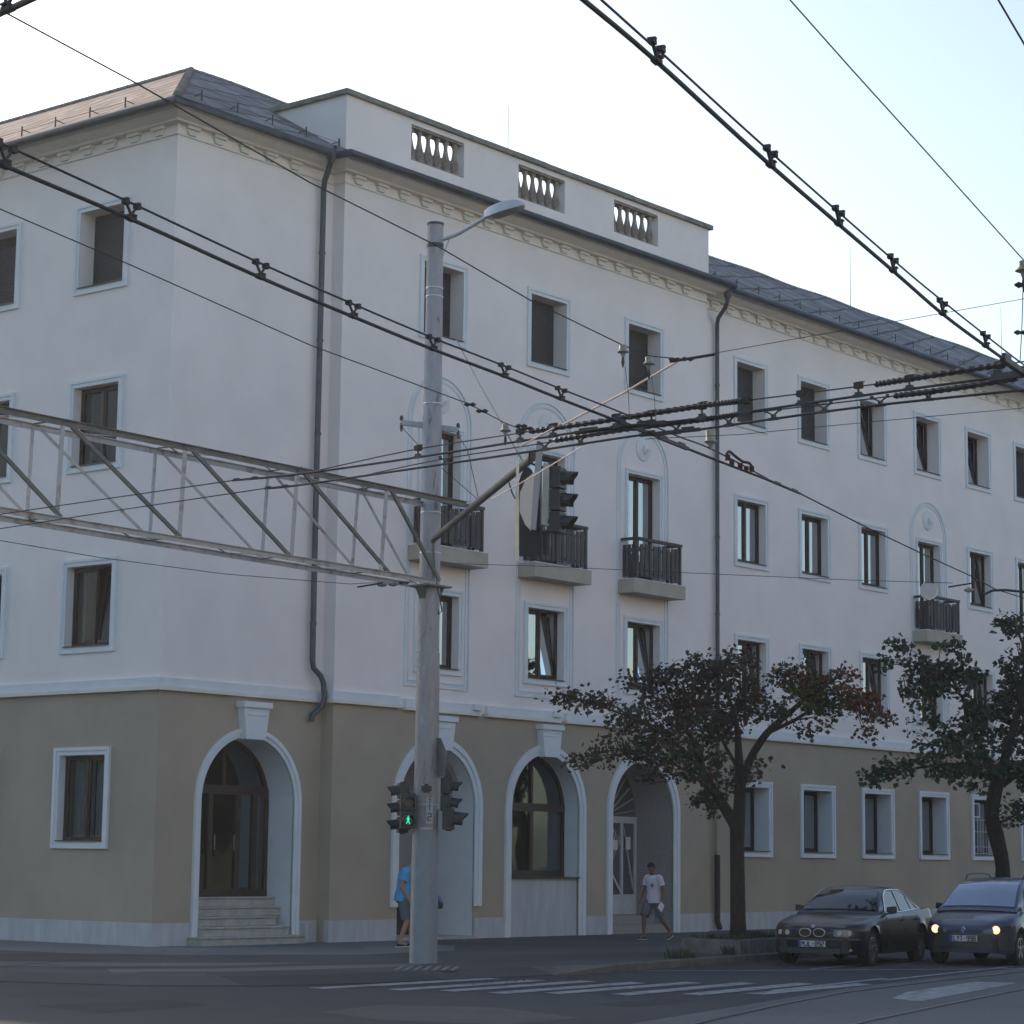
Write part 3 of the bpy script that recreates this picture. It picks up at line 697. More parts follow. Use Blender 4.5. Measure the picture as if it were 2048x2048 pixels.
kw4 = dict(w2=HW, h=H4, dpt=.37)
def top_w(f, c, k):
    if k == 's': win('top_shutter', f, c, ROWS[4][0], **kw4, shutter=True, sill=True)
    elif k == 't': win('top_tilt', f, c, ROWS[4][0], **kw4, tilt=1)
    else: win('top_plain', f, c, ROWS[4][0], **kw4, curtain=2)
for c, k in zip(RC, 'sss'): top_w(fR, c, k)
for c, k in zip(WC, 'sstttsp'): top_w(fF, c, k if k != 't' or c > 26 else 's')
for c, k in zip(LC, 'ttpp'): top_w(fL, c, 's' if k == 't' else k)
for i, c in enumerate(WC):
    if i == 3: continue
    if i == 4: win('mid_tilt', fF, c, ROWS[3][0], w2=HW, h=H3, dpt=.19, tilt=1, curtain=1)
    else: win('mid_curtain', fF, c, ROWS[3][0], w2=HW, h=H3, dpt=.19, curtain=3)
for i, c in enumerate(LC):
    win('mid_plain', fL, c, ROWS[3][0], w2=HW, h=H3, dpt=.18, curtain=0, gl='glass2')
for i, c in enumerate(WC): win('low_tilt', fF, c, ROWS[2][0], w2=HW, h=H2, dpt=.18, tilt=1, curtain=1)
for c, k in zip(RC, (0, 1, 1)): win('low_tilt' if k else 'low_plain', fR, c, ROWS[2][0], w2=HW, h=H2, dpt=.18, curtain=0)
for i, c in enumerate(LC): win('low_tilt_plain', fL, c, ROWS[2][0], w2=HW, h=H2, dpt=.17, tilt=1, curtain=0, gl='glass2')
for i, c in enumerate(GC[:4] + GC[5:]): win('ground', fF, c, GZ[0], w2=GH, h=GZ[1] - GZ[0], dpt=.43, surround=.15, sproud=.06, curtain=1, reveal=True, gl='glass2')
win('ground_grille', fF, GC[4], GZ[0], w2=GH, h=GZ[1] - GZ[0], dpt=.30, surround=.15, sproud=.06, reveal=True, gl='glass2')
for i, c in enumerate(LC): win('ground_left', fL, c, 1.98, w2=HW, h=1.70, dpt=.13, surround=.15, sproud=.06, reveal=True, gl='glass2', curtain=3)  # pale curtains added here to imitate reflections in the panes
g = MB(); c = GC[4]
for i in range(8): x = c - .62 + i * 1.24 / 7; g.tube([(x, .12, 2.02), (x, .12, 3.1)], .010, 5)
for z in (2.05, 2.25, 2.7, 3.05): g.tube([(c - .70, .12, z), (c + .70, .12, z)], .010, 5)
rect_ring(g, c - .62, c - .12, 3.12, 3.56, .04, .10, .13)
g.obj('window_grille', M['white_metal'], B)

# ---- tall arched panels with medallions round the balcony doors
def arch_outline(c, r, zb, zs, n=24): return [(c - r, zb)] + arch_pts(c, r, zs, n) + [(c + r, zb)]
def panel(f, c):
    b = MB(); zb, zs = 5.40, 11.27
    for r0, r1, o1 in ((1.085, 1.045, .03), (.97, .935, .02)):
        b.ring(f, arch_outline(c, r0, zb + (1.085 - r0), zs), arch_outline(c, r1, zb + (1.085 - r1), zs), 0, o1)
    b.ring(f, arch_outline(c, 1.03, zb + .055, zs), arch_outline(c, .975, zb + .11, zs), 0, .012)
    o = b.obj('arched_panel_moulding', M['trim'], B)
    q = MB(); n = 26
    q.tube([f(c + .0, 0, 11.80), f(c, .03, 11.80), f(c, .045, 11.80)], [.30, .30, .25], n)
    q.tube([f(c, .04, 11.66), f(c + .03, .055, 11.78), f(c, .05, 11.90)], [.03, .10, .05], 10)
    q.obj('medallion', M['panel'], B, smooth=True)
for c in RC: panel(fR, c - .03)
panel(fF, WC[3] - .02)
def balcony(f, c, first):
    win('balcony_door', f, c, 8.46, w2=.66, h=2.66, dpt=.20, style='door', curtain=3, sill=False, surround=.11)
    b = MB(); b.poly(lambda a, o, z: f(a, o, z), [(c - 1.07, 8.12), (c + 1.07, 8.12), (c + 1.07, 8.44), (c - 1.07, 8.44)], 0, .52)
    b.cur = 1; b.poly(lambda a, o, z: f(a, o, z), [(c - 1.08, 8.443), (c + 1.08, 8.443), (c + 1.08, 8.462), (c - 1.08, 8.462)], 0, .535)
    s = b.obj('balcony', [M['slab'], M['trim']], B)
    r = MB(); e = .90; oo = .46; zt = 9.48
    B3 = lambda u0, u1, o0, o1, z0, z1: r.poly(lambda a, o, z: f(a, o, z), [(u0, z0), (u1, z0), (u1, z1), (u0, z1)], o0, o1)
    for u in (c - e, c + e): B3(u - .035, u + .035, oo - .035, oo + .035, 8.464, zt - .07)
    B3(c - e - .05, c + e + .05, oo - .06, oo + .05, zt - .068, zt)
    for u in (c - e, c + e): B3(u - .05, u + .04, .0, oo - .065, zt - .066, zt - .003)
    B3(c - e, c + e, oo - .015, oo + .015, 8.60, 8.66); B3(c - e, c + e, oo - .015, oo + .015, 9.20, 9.25)
    for i in range(9):
        u = c - e + .16 + i * (2 * e - .32) / 8; wd = .064 + .014 * math.sin(i * 2.7)
        B3(u - wd, u + wd, oo + .017 + .01 * (i % 2), oo + .040 + .01 * (i % 2), 8.53, 9.31 + .02 * (i % 3))
    for sgn in (-1, 1):
        u = c + sgn * e
        for i in range(3):
            o0 = .05 + i * .13; B3(u - .012, u + .012, o0, o0 + .10, 8.53, 9.31)
    r.obj('railing', M['railwood'], s)
for i, c in enumerate(RC): balcony(fR, c, i == 0)
balcony(fF, WC[3], False)

# ---- arches: surrounds, keystones, doors
def arch_surround(f, c, ri, zs, wd, zb, proud=.07):
    b = MB()
    b.ring(f, [(c - ri - wd, zb)] + arch_pts(c, ri + wd, zs) + [(c + ri + wd, zb)], [(c - ri, zb)] + arch_pts(c, ri, zs) + [(c + ri, zb)], -.02, proud * .55, closed=False)
    b.ring(f, [(c - ri - wd - .003, zb)] + arch_pts(c, ri + wd + .003, zs) + [(c + ri + wd + .003, zb)], [(c - ri - wd * .5, zb)] + arch_pts(c, ri + wd * .5, zs) + [(c + ri + wd * .5, zb)], -.02, proud, closed=False)
    b.obj('arch_surround', M['trim'], B)
    k = MB(); zt = 4.80
    k.poly(f, [(c - .27, zs + ri - .06), (c + .27, zs + ri - .06), (c + .36, zt - .12), (c - .36, zt - .12)], -.02, .19)
    k.poly(f, [(c - .40, zt - .118), (c + .40, zt - .118), (c + .40, zt), (c - .40, zt)], -.02, .24)
    k.poly(f, [(c - .25, zt - .27), (c + .25, zt - .27), (c + .25, zt - .25), (c - .25, zt - .25)], .188, .205)
    k.obj('keystone', M['trim'], B)
arch_surround(fF, DC, DRI, DZ, .17, 0.02)
arch_surround(fR, AC[0], ARI, AZ, .22, .70); arch_surround(fR, AC[1], ARI, AZ, .22, .0); arch_surround(fR, AC[2], ARI, AZ, .22, .0)
def liner(f, c, r, zs, o0, o1, zb, m, back=None):
    b = MB(); b.ring(f, [(c - r - .04, zb)] + arch_pts(c, r + .04, zs) + [(c + r + .04, zb)], [(c - r + .004, zb)] + arch_pts(c, r - .004, zs) + [(c + r - .004, zb)], o0, o1, closed=False)
    b.obj('arch_lining', m, B)
liner(fF, DC, DRI, DZ, -.02, -.74, 0, M['trim']); liner(fR, AC[0], ARI, AZ, -.02, -1.35, 0, M['trim'])
liner(fR, AC[1], ARI, AZ, -.02, -.46, 1.3, M['trim']); liner(fR, AC[2], ARI, AZ, -.02, -1.5, 0, M['doorway'])
# corner entrance: dark wooden glazed doors with fanlight, five steps
def glazed_arch(f, c, r, zs, zb, ztr, o, splits, m, name, lights=True):
    b = MB(); bw = .09
    b.ring(f, [(c - r + .006, zb)] + arch_pts(c, r - .006, zs) + [(c + r - .006, zb)], [(c - r + bw, zb + bw)] + arch_pts(c, r - bw, zs) + [(c + r - bw, zb + bw)], o, o - .08)
    Bx = lambda u0, u1, z0, z1, a=o + .01, e=o - .07: b.poly(f, [(u0, z0), (u1, z0), (u1, z1), (u0, z1)], a, e)
    Bx(c - r + .01, c + r - .01, ztr - .09, ztr + .09); Bx(c - r + .01, c + r - .01, zb, zb + .14)
    for s_ in splits: Bx(s_ - .06, s_ + .06, zb + .141, ztr - .091, o + .012, o - .068)
    Bx(c - .04, c + .04, ztr + .091, zs + r - .05, o + .012, o - .068)
    root = b.obj(name, m, B)
    q = MB(); q.poly(f, arch_outline(c, r - .03, zb + .05, zs, 20), o - .03, o - .034)
    q.obj('pane', M['glass2'], root)
    return root
dr = glazed_arch(fF, DC, DRI, DZ, .93, 3.06, -.70, (DC - .35, DC + .42, DC + .9), M['wood'], 'glazed_entrance_door')
for dx in (-.24, .30):
    g = MB(); g.tube([fF(DC + dx, -.67, 1.85), fF(DC + dx, -.67, 2.15)], .010, 6); g.obj('handle', M['steel'], dr)
g = MB(); g.box(DC + .46, DC + 1.15, .80, .81, 1.1, 3.0); g.obj('curtain', M['curtain'], dr)
st = MB()
for i, (o, z, ua, ub) in enumerate([(.42, .17, .90, 3.78), (.13, .35, 1.18, 3.60), (-.12, .54, 1.18, 3.50), (-.28, .73, 1.18, 3.76), (-.46, .92, 1.18, 3.76)]):
    st.box(ua, ub, -o, .78, (z - .19) + (.001 if i else -.25), z - .04); st.box(ua - .015, ub + (.015 if i == 0 else 0), -o - .03, .78, z - .038, z)
st.obj('entrance_steps', M['step'], B, bevel=.012)
g = MB(); g.box(4.08, 4.16, -.14, -.02, .02, .40); g.obj('boot_scraper_box', M['plinth'], B)
# arch behind the pole: white passage with a dark door
g = MB(); g.box(AC[0] - ARI, AC[0] + ARI, 1.0, 1.06, .75, 4.2); g.obj('passage_back_wall', M['doorway'], B)
g = MB(); g.box(AC[0] - ARI, AC[0] + ARI, .995, 1.055, .0, .748); g.obj('passage_door', M['black'], B)
g = MB(); g.box(AC[0] - ARI - .05, AC[0] + ARI + .05, -RD - .12, .99, -.05, .06); g.obj('passage_step', M['step'], B)
g = MB(); g.ring(fR, arch_pts(AC[0], ARI - .03, AZ, 20)[8:18], arch_pts(AC[0], ARI - .13, AZ, 20)[8:18], -.35, -.55, closed=False); g.obj('arch_lining', M['doorway'], B)
# arched window over a rendered breast
wn = glazed_arch(fR, AC[1], ARI, AZ, 1.34, 2.92, -.41, (AC[1],), M['wood'], 'arched_window')
g = MB(); g.box(AC[1] - ARI + .01, AC[1] + ARI - .01, -RD + .03, -RD + .48, -.05, 1.30); g.obj('window_breast', M['plinth'], wn)
g = MB(); g.box(AC[1] - ARI + .01, AC[1] + ARI + .02, -RD - .05, -RD + .40, 1.303, 1.335); g.obj('sill', M['gutter'], wn)
g = MB(); g.box(AC[1] + .15, AC[1] + ARI - .1, .22, .23, 1.5, 2.85); g.obj('curtain', M['curtain'], wn)
# street door: white metal with sun-ray bars
b = MB(); o = -1.12; c = AC[2]
Bx = lambda u0, u1, z0, z1, a=-1.10, e=-1.16: b.poly(fR, [(u0, z0), (u1, z0), (u1, z1), (u0, z1)], a, e)
for u0, u1 in ((c - ARI, c - ARI + .07), (c - .30, c - .23), (c + .62, c + .70), (c + ARI - .07, c + ARI)): Bx(u0, u1, .42, 2.72)
Bx(c - ARI, c + ARI, 2.64, 2.80, -1.095, -1.165); Bx(c - ARI, c + ARI, .42, .90, -1.105, -1.155)
sd_ = b.obj('street_door', M['white_metal'], B)
b = MB()
for i in range(13):
    a = PI * (i + .5) / 13; b.bar(fR(c, -1.11, 2.80), fR(c + 1.2 * math.cos(a), -1.11, 2.82 + 1.22 * math.sin(a)), .012, .012, Vector((0, 1, 0)))
for i in range(9):
    a = .1 + i * .16; b.bar(fR(c - .22, -1.105, .95), fR(c - .22 + .8 * math.sin(a), -1.105, .95 + 1.66 * math.cos(a * .5)), .010, .010, Vector((0, 1, 0)))
    b.bar(fR(c + ARI - .08, -1.105, .95), fR(c + .72 + .04 * i, -1.105, .95 + .18 * (9 - i)), .010, .010, Vector((0, 1, 0)))
b.obj('ray_bars', M['white_metal'], sd_)
b = MB(); b.bar(fR(c - .18, -1.08, 1.85), fR(c + .58, -1.08, .95), .05, .03, Vector((0, 1, 0))); b.bar(fR(c - .18, -1.075, 1.72), fR(c + .22, -1.075, 2.02), .05, .03, Vector((0, 1, 0))); b.obj('door_brace', M['white_metal'], sd_)
b = MB(); b.poly(fR, arch_outline(c, ARI, .5, AZ, 20), -1.13, -1.134); b.obj('pane', M['glass'], sd_)
for u, z, w_, h_ in ((c - .12, 2.12, .14, .38), (c + .16, 1.98, .28, .24), (c + .78, 2.0, .2, .30)):
    b = MB(); b.poly(fR, [(u, z), (u + w_, z), (u + w_, z + h_), (u, z + h_)], -1.085, -1.09)
    b.cur = 1
    for k in range(4): b.poly(fR, [(u + .03, z + h_ * (.2 + .2 * k)), (u + w_ - .03, z + h_ * (.2 + .2 * k)), (u + w_ - .03, z + h_ * (.2 + .2 * k) + .012), (u + .03, z + h_ * (.2 + .2 * k) + .012)], -1.083, -1.0845)
    b.obj('notice', [M['paper'], M['box']], sd_)
b = MB(); b.box(c - ARI, c + ARI, .22, 1.3, -.02, .415); b.box(c - ARI, c + ARI, -.28, .219, -.02, .2); b.obj('doorstep', M['doorway'], B)
b = MB(); b.box(c - ARI, c + ARI, 1.16, 1.2, .4, 4.2); b.obj('hall_wall', M['room'], B)

# ------------------------------------------------------------------ building over the road (seen mirrored in the window panes)
OB = empty('opposite_building', (10, -40, ZR), 'cream sunlit building mirrored in the lower window panes', 'building')
b = MB(); rects = []
for c in range(14):
    for r_ in range(4): rects.append((-28 + c * 5 + .8, -28 + c * 5 + 2.3, 1.6 + r_ * 3.6, 3.4 + r_ * 3.6))
grid_wall(b, lambda u, o, z: Vector((u, o, z)), -30, 42, 0, 15, rects, .3); b.box(-30, 42, -12, -.31, 0, 15)
M['op'] = mat('cream_render', (0.52, 0.47, 0.38), .9, var=.08, scale=1)
b.obj('wall', M['op'], OB)
b = MB(); b.quad((-30.5, .5, 15), (42.5, .5, 15), (42.5, -6, 18), (-30.5, -6, 18)); b.quad((-30.5, -12.5, 15), (42.5, -12.5, 15), (42.5, -6, 18), (-30.5, -6, 18)); b.obj('roof', M['roof_left'], OB)
# ------------------------------------------------------------------ the big concrete-look pole and what hangs from it
PX = Vector((-0.94, -7.69, 0))
def onp(px, py, p0, nrm):
    d = ray(px, py); t = (Vector(p0) - CAM).dot(nrm) / d.dot(nrm); return CAM + d * t
PO = empty('street_pole', PX, 'tall tapering grey steel pole with peeling paint, carrying the lamp, truss and signals', 'pole')
def prad(z): return .218 - (.218 - .140) * z / 12.72
g = MB(); zz = [0, .05, 2.20]; g.tube([(0, 0, z) for z in (-.02, 1.1, 2.2)], [.235, .232, .222], 20); g.obj('pole_foot', M['polegrey'], PO, smooth=True)
g = MB(); g.tube([(0, 0, z) for z in (2.2, 2.205, 5.2, 5.21, 9.3, 9.31, 12.70, 12.72)], [.21, .212, prad(5.2) + .01, prad(5.2), prad(9.3) + .006, prad(9.3), prad(12.7), .12], 20); g.obj('shaft', M['polepaint'], PO, smooth=True)
g = MB(); g.lathe([(prad(12.3) + .006, 12.28), (prad(12.3) + .01, 12.36)], 20); g.obj('clamp_ring', M['gutter'], PO, smooth=True); g = MB(); g.lathe([(.147, 12.69), (.150, 12.735), (.05, 12.75)], 20); g.obj('pole_cap', M['gutter'], PO, smooth=True)
for z in (11.55, 11.40, 9.50, 3.30, 3.52, 2.9, 2.62, 2.22, 3.9, 6.9, 7.6):
    g = MB(); g.lathe([(prad(z) + .004, z), (prad(z) + .008, z + .005), (prad(z) + .008, z + .02), (prad(z) + .004, z + .025)], 20); g.obj('steel_band', M['band'], PO, smooth=True)
PLW = lambda px, py, D=40.9: dep(px, py, D) - PX
# cross arm at 9.3 m with insulators, bracket below the truss
g = MB(); a = PLW(803, 845, 41.0); b2 = PLW(916, 860, 41.0); g.bar(a, b2, .07, .09); g.obj('cross_arm', M['steel'], PO)
for q in (a, b2):
    g = MB(); g.lathe([(.03, 0), (.035, .05), (.02, .09)], 8, q + Vector((0, 0, .03))); g.lathe([(.02, 0), (.03, -.08), (.015, -.16)], 8, q); g.obj('arm_fitting', M['gutter'], PO)
g = MB(); g.tube([a - Vector((0, 0, .08)), PLW(865, 920, 41), PLW(960, 1003, 40)], .007, 5); g.obj('stay_wire', M['thin'], PO)
g = MB(); g.tube([b2 - Vector((0, 0, .1)), PLW(935, 900, 40.6), PLW(958, 1003, 40)], .007, 5); g.obj('stay_wire', M['thin'], PO)
g = MB(); g.hexa([(-.30, -.26, 6.32), (.30, -.26, 6.32), (.30, .26, 6.32), (-.30, .26, 6.32), (-.30, -.26, 6.35), (.30, -.26, 6.35), (.30, .26, 6.35), (-.30, .26, 6.35)])
g.hexa([(-.16, -.06, 6.08), (.16, -.06, 6.08), (.16, .06, 6.08), (-.16, .06, 6.08), (-.27, -.10, 6.318), (.27, -.10, 6.318), (.27, .10, 6.318), (-.27, .10, 6.318)])
g.obj('truss_bracket', M['truss'], PO)
g = MB()
g.tube([PLW(868, 1096, 40.4), PLW(869, 1160, 40.4), PLW(872, 1205, 40.4), PLW(878, 1228, 40.35), PLW(884, 1222, 40.3), PLW(880, 1198, 40.3), PLW(872, 1160, 40.4)], .014, 6); g.obj('hanging_cable_loop', M['cable'], PO)
# number plate and small box on the pole
g = MB(); q = PLW(859, 1622, 39.60); R_ = Vector((RV.x, RV.y, 0)).normalized(); Fd = Vector((_fw.x, _fw.y, 0)).normalized(); Z = Vector((0, 0, 1))
def cbox(b, c, wx, dy, hz):                      # box aligned with the viewing azimuth of the pole fittings (they face the junction)
    c = Vector(c); a1, a2, a3 = R_ * wx / 2, Fd * dy / 2, Z * hz / 2
    b.hexa([c - a1 - a2 - a3, c + a1 - a2 - a3, c + a1 + a2 - a3, c - a1 + a2 - a3, c - a1 - a2 + a3, c + a1 - a2 + a3, c + a1 + a2 + a3, c - a1 + a2 + a3])
cbox(g, q, .11, .012, .42); npl = g.obj('number_plate', M['box'], PO)
def seg_text(b, txt, c, ux, uz, h, t):
    """stroke lettering: each character is built from small bars on a 2 x 4 grid"""
    SG = {'M': [(0, 0, 0, 4), (0, 4, 1, 2), (1, 2, 2, 4), (2, 4, 2, 0)], 'J': [(2, 4, 2, 1), (2, 1, 1.4, 0), (1.4, 0, .5, 0), (.5, 0, 0, 1)], 'L': [(0, 4, 0, 0), (0, 0, 2, 0)],
          'Y': [(0, 4, 1, 2), (2, 4, 1, 2), (1, 2, 1, 0)], 'T': [(0, 4, 2, 4), (1, 4, 1, 0)], '-': [(.4, 2, 1.6, 2)],
          '8': [(0, 0, 2, 0), (0, 2, 2, 2), (0, 4, 2, 4), (0, 0, 0, 4), (2, 0, 2, 4)], '9': [(0, 0, 2, 0), (0, 2, 2, 2), (0, 4, 2, 4), (0, 2, 0, 4), (2, 0, 2, 4)],
          '2': [(0, 4, 2, 4), (2, 4, 2, 2), (2, 2, 0, 2), (0, 2, 0, 0), (0, 0, 2, 0)], '1': [(1, 0, 1, 4), (1, 4, .4, 3.2)], '7': [(0, 4, 2, 4), (2, 4, .8, 0)]}
    n = len(txt); cw = h * .5; adv = h * .76; x0 = -adv * n / 2 + (adv - cw) / 2; nrm = ux.cross(uz)
    for i, ch in enumerate(txt):
        for (xa, ya, xb, yb) in SG[ch]:
            p = c + ux * (x0 + i * adv + cw * xa / 2) + uz * (h * (ya / 4 - .5)); q2 = c + ux * (x0 + i * adv + cw * xb / 2) + uz * (h * (yb / 4 - .5))
            b.bar(p, q2, t, t * .5, nrm) if abs((q2 - p).normalized().dot(nrm)) < .9 else None
g = MB(); seg_text(g, '2', q - Fd * .012 - Z * .10, R_, Z, .11, .016); seg_text(g, '1', q - Fd * .012 + Z * .06, R_, Z, .09, .013); seg_text(g, '7', q - Fd * .012 + Z * .16, R_, Z, .07, .013); g.obj('number', M['glyph'], npl)
g = MB(); q = PLW(853, 1577, 39.55); cbox(g, q, .17, .10, .09); cbox(g, q + Z * .06, .07, .09, .035); cbox(g, q - Z * .055, .11, .08, .03); g.obj('junction_box', M['black'], PO)

# street lamp
LA = empty('street_lamp', PX + Vector((0, 0, 12.4)), 'flat grey street lamp on a curved arm at the top of the tall pole', 'lamp')
dl = sn
g = MB(); pts = [dl * .12 + Z * .02, dl * .25 + Z * .04, dl * .45 + Z * .085, dl * .8 + Z * .22, dl * 1.12 + Z * .36]; g.tube(pts, .035, 10); g.tube([dl * .15 - Z * .28, dl * .3 + Z * .03], .012, 6); g.obj('arm', M['lamp_grey'], LA, smooth=True)
def lerp(a, b, t): return a + (b - a) * t
sx = Vector((-dl.y, dl.x, 0))
hb = MB(); n = 9
prof = [(1.02, .07, .30, .42), (1.10, .11, .29, .46), (1.25, .145, .31, .50), (1.45, .16, .34, .53), (1.62, .14, .37, .53), (1.74, .09, .40, .50), (1.78, .03, .43, .47)]
rings = []
for s_, w_, zb, zt in prof:
    c = dl * s_; rings.append([c - sx * w_ + Z * zb, c + sx * w_ + Z * zb, c + sx * w_ * .98 + Z * lerp(zb, zt, .5), c + sx * w_ * .6 + Z * zt, c - sx * w_ * .6 + Z * zt, c - sx * w_ * .98 + Z * lerp(zb, zt, .5)])
for i in range(len(rings) - 1):
    for j in range(6): hb.quad(rings[i][j], rings[i][(j + 1) % 6], rings[i + 1][(j + 1) % 6], rings[i + 1][j])
hb.quad(*rings[0]); hb.quad(*rings[-1]); hd = hb.obj('lamp_head', M['lamp_grey'], LA, smooth=True)
g = MB(); g.hexa([dl * 1.2 - sx * .11 + Z * .285, dl * 1.2 + sx * .11 + Z * .285, dl * 1.66 + sx * .11 + Z * .36, dl * 1.66 - sx * .11 + Z * .36, dl * 1.2 - sx * .12 + Z * .31, dl * 1.2 + sx * .12 + Z * .31, dl * 1.66 + sx * .12 + Z * .385, dl * 1.66 - sx * .12 + Z * .385]); g.obj('lens', M['lamp_glass'], hd)

# lattice gantry: four chords, uprights and diagonals on two faces
T0 = Vector((-10.98, -8.56, 0)); T1 = Vector((-.65, -8.21, 0)); td = (T1 - T0).normalized(); tn = Vector((-td.y, td.x, 0))
TR = empty('truss_gantry', (-.65, -8.21, 6.3), 'long horizontal steel lattice truss with peeling green-grey paint bracketed to the pole', 'truss')
tp = lambda px, py: onp(px, py, T0, tn) - TR.location
off = tn * .62
g = MB()
def chord(name, a, b2, wd, m):
    g = MB(); d = (b2 - a)
    g.bar(a, b2, wd, .012, Z); g.bar(a - Z * wd / 2 + tn * .0, b2 - Z * wd / 2, .012, wd, Z)
    g.obj(name, m, TR)
a = tp(-60, 801); b2 = tp(932, 1004); c = tp(-60, 1004.5); d_ = tp(872, 1160)
chord('chord', a, b2, .09, M['truss']); chord('chord', c, d_, .075, M['trusspale']); chord('chord', a + off, b2 + off, .085, M['trusspale']); chord('chord', c + off, d_ + off, .075, M['trusspale'])
TOPX = [-100, 132, 377, 601, 780]; BOTX = [123, 362, 580, 778, 880]
yt = lambda x: 813.3 + 190.7 * x / 932; yb = lambda x: 1014.5 + 145.5 * x / 872
for tx, bx in zip(TOPX, BOTX):
    p, q = tp(tx, yt(tx)), tp(bx, yb(bx))
    g = MB(); g.bar(p, q, .06, .014, tn); g.bar(p + tn * .03, q + tn * .03, .012, .06, tn); g.obj('diagonal', M['truss'], TR)
    g = MB(); g.bar(p + off, q + off, .045, .012, tn); g.obj('diagonal', M['trusspale'], TR)
for tx in TOPX[1:]:
    p = tp(tx - 6, yt(tx - 6)); q = Vector((p.x, p.y, 0)) + Z * (c.z + (d_.z - c.z) * .5)
    q = tp(tx - 18, yb(tx - 18))
    for k, o_ in enumerate((Vector(), off)):
        g = MB(); g.bar(p + o_, q + o_, .08 if k == 0 else .05, .012, tn); g.bar(p + o_ + tn * .02, q + o_ + tn * .02, .01, .04, tn); g.obj('upright', M['trusspale'], TR)
    for r_ in (p, q):
        g = MB(); g.bar(r_, r_ + off, .05, .012, Z); g.obj('cross_tie', M['truss'], TR)
xs_ = [-60 + i * 95 for i in range(11)]
for i in range(10):
    p, q = tp(xs_[i], yb(xs_[i])), tp(xs_[i + 1], yb(xs_[i + 1]))
    g = MB(); g.bar(p if i % 2 else p + off, q + off if i % 2 else q, .03, .01, Z); g.obj('lacing', M['trusspale'], TR)
    p, q = tp(xs_[i], yt(xs_[i])), tp(xs_[i + 1], yt(xs_[i + 1]))
    g = MB(); g.bar(p + off if i % 2 else p, q if i % 2 else q + off, .03, .01, Z); g.obj('lacing', M['trusspale'], TR)

# outreach arm with the overhead signals
DM = 34.6
MA = empty('outreach_boom', dep(866, 1082, 40.3), 'dark green tubular arm slanting from the pole out over the street', 'boom')
e = dep(1066, 915, DM) - MA.location
g = MB(); g.tube([(0, 0, 0), e * .02 + Z * .03, e], [.05, .057, .057], 12); g.obj('tube', M['truss'], MA, smooth=True)
g = MB(); g.tube([Vector((0, 0, .02)), Vector((0, 0, -.35)), Vector((.02, 0, -.7))], .03, 8); g.obj('arm_socket', M['truss'], MA, smooth=True)
g = MB(); g.lathe([(.058, 0), (.045, .001)], 12, e + e.normalized() * .004, e.normalized()); g.obj('open_end', M['black'], MA)
def visor(b, c, d, r=.105, ln=.20, n=12):
    d = Vector(d).normalized(); sdv = d.cross(Z).normalized(); u = sdv.cross(d)
    for sc_ in (1.0, .93):
        k = len(b.v)
        for i in range(n + 1):
            t = -.25 * PI + 1.5 * PI * i / n; L_ = ln * (.55 + .45 * max(0, math.sin(t)))
            o_ = (sdv * math.cos(t) + u * math.sin(t)) * r * sc_
            b.v += [tuple(c + o_), tuple(c + o_ * .93 + d * L_ - Z * .02)]
        for i in range(n): b.f.append((k + 2 * i, k + 2 * i + 1, k + 2 * i + 3, k + 2 * i + 2)); b.mi.append(b.cur)
def signal(name, pos, d, nl, label, lit=None, size=.30, group=None, man=False):
    d = Vector(d).normalized(); sdv = d.cross(Z).normalized()
    root = empty(name, pos, label, 'traffic light', group)
    for k in range(nl):
        b = MB(); c = Z * (-k * (size + .015)); h = size / 2
        a1, a2, a3 = sdv * size * .46, d * .085, Z * h
        b.hexa([c - a1 - a2 - a3, c + a1 - a2 - a3, c + a1 * .96 + a2 - a3, c - a1 * .96 + a2 - a3, c - a1 - a2 + a3, c + a1 - a2 + a3, c + a1 * .96 + a2 + a3, c - a1 * .96 + a2 + a3])
        ho = b.obj('signal_chamber', M['signal'], root, bevel=.012)
        v = MB(); visor(v, c + d * .085, d, size * .36, size * .72); v.obj('visor', M['signal'], ho)
        l = MB(); l.tube([c + d * .084, c + d * .095], [size * .34, size * .30], 16); l.obj('lens', M['lens'], ho)
        if lit == k:
            mm = MB(); cc = c + d * .115; q = [(0, .075, 0, .055)]
            mm.tube([cc + Z * .055, cc + Z * .072], [.013, .013], 8)
            for x0, z0, x1, z1, t in ((0, .055, .0, -.005, .026), (0, .045, .038, .012, .012), (0, .045, -.034, .006, .012), (0, 0, .034, -.075, .016), (0, 0, -.032, -.078, .016)):
                mm.bar(cc + sdv * x0 * .85 + Z * z0 * .85, cc + sdv * x1 * .85 + Z * z1 * .85, t * .8, .008, d)
            mm.obj('green_walking_figure', M['green_on'], ho)
    b = MB(); b.tube([Z * (size / 2 + .02), Z * (-(nl - 1) * (size + .015) - size / 2 - .02)], .05, 8); b.obj('mounting_bar', M['signal'], root)
    return root
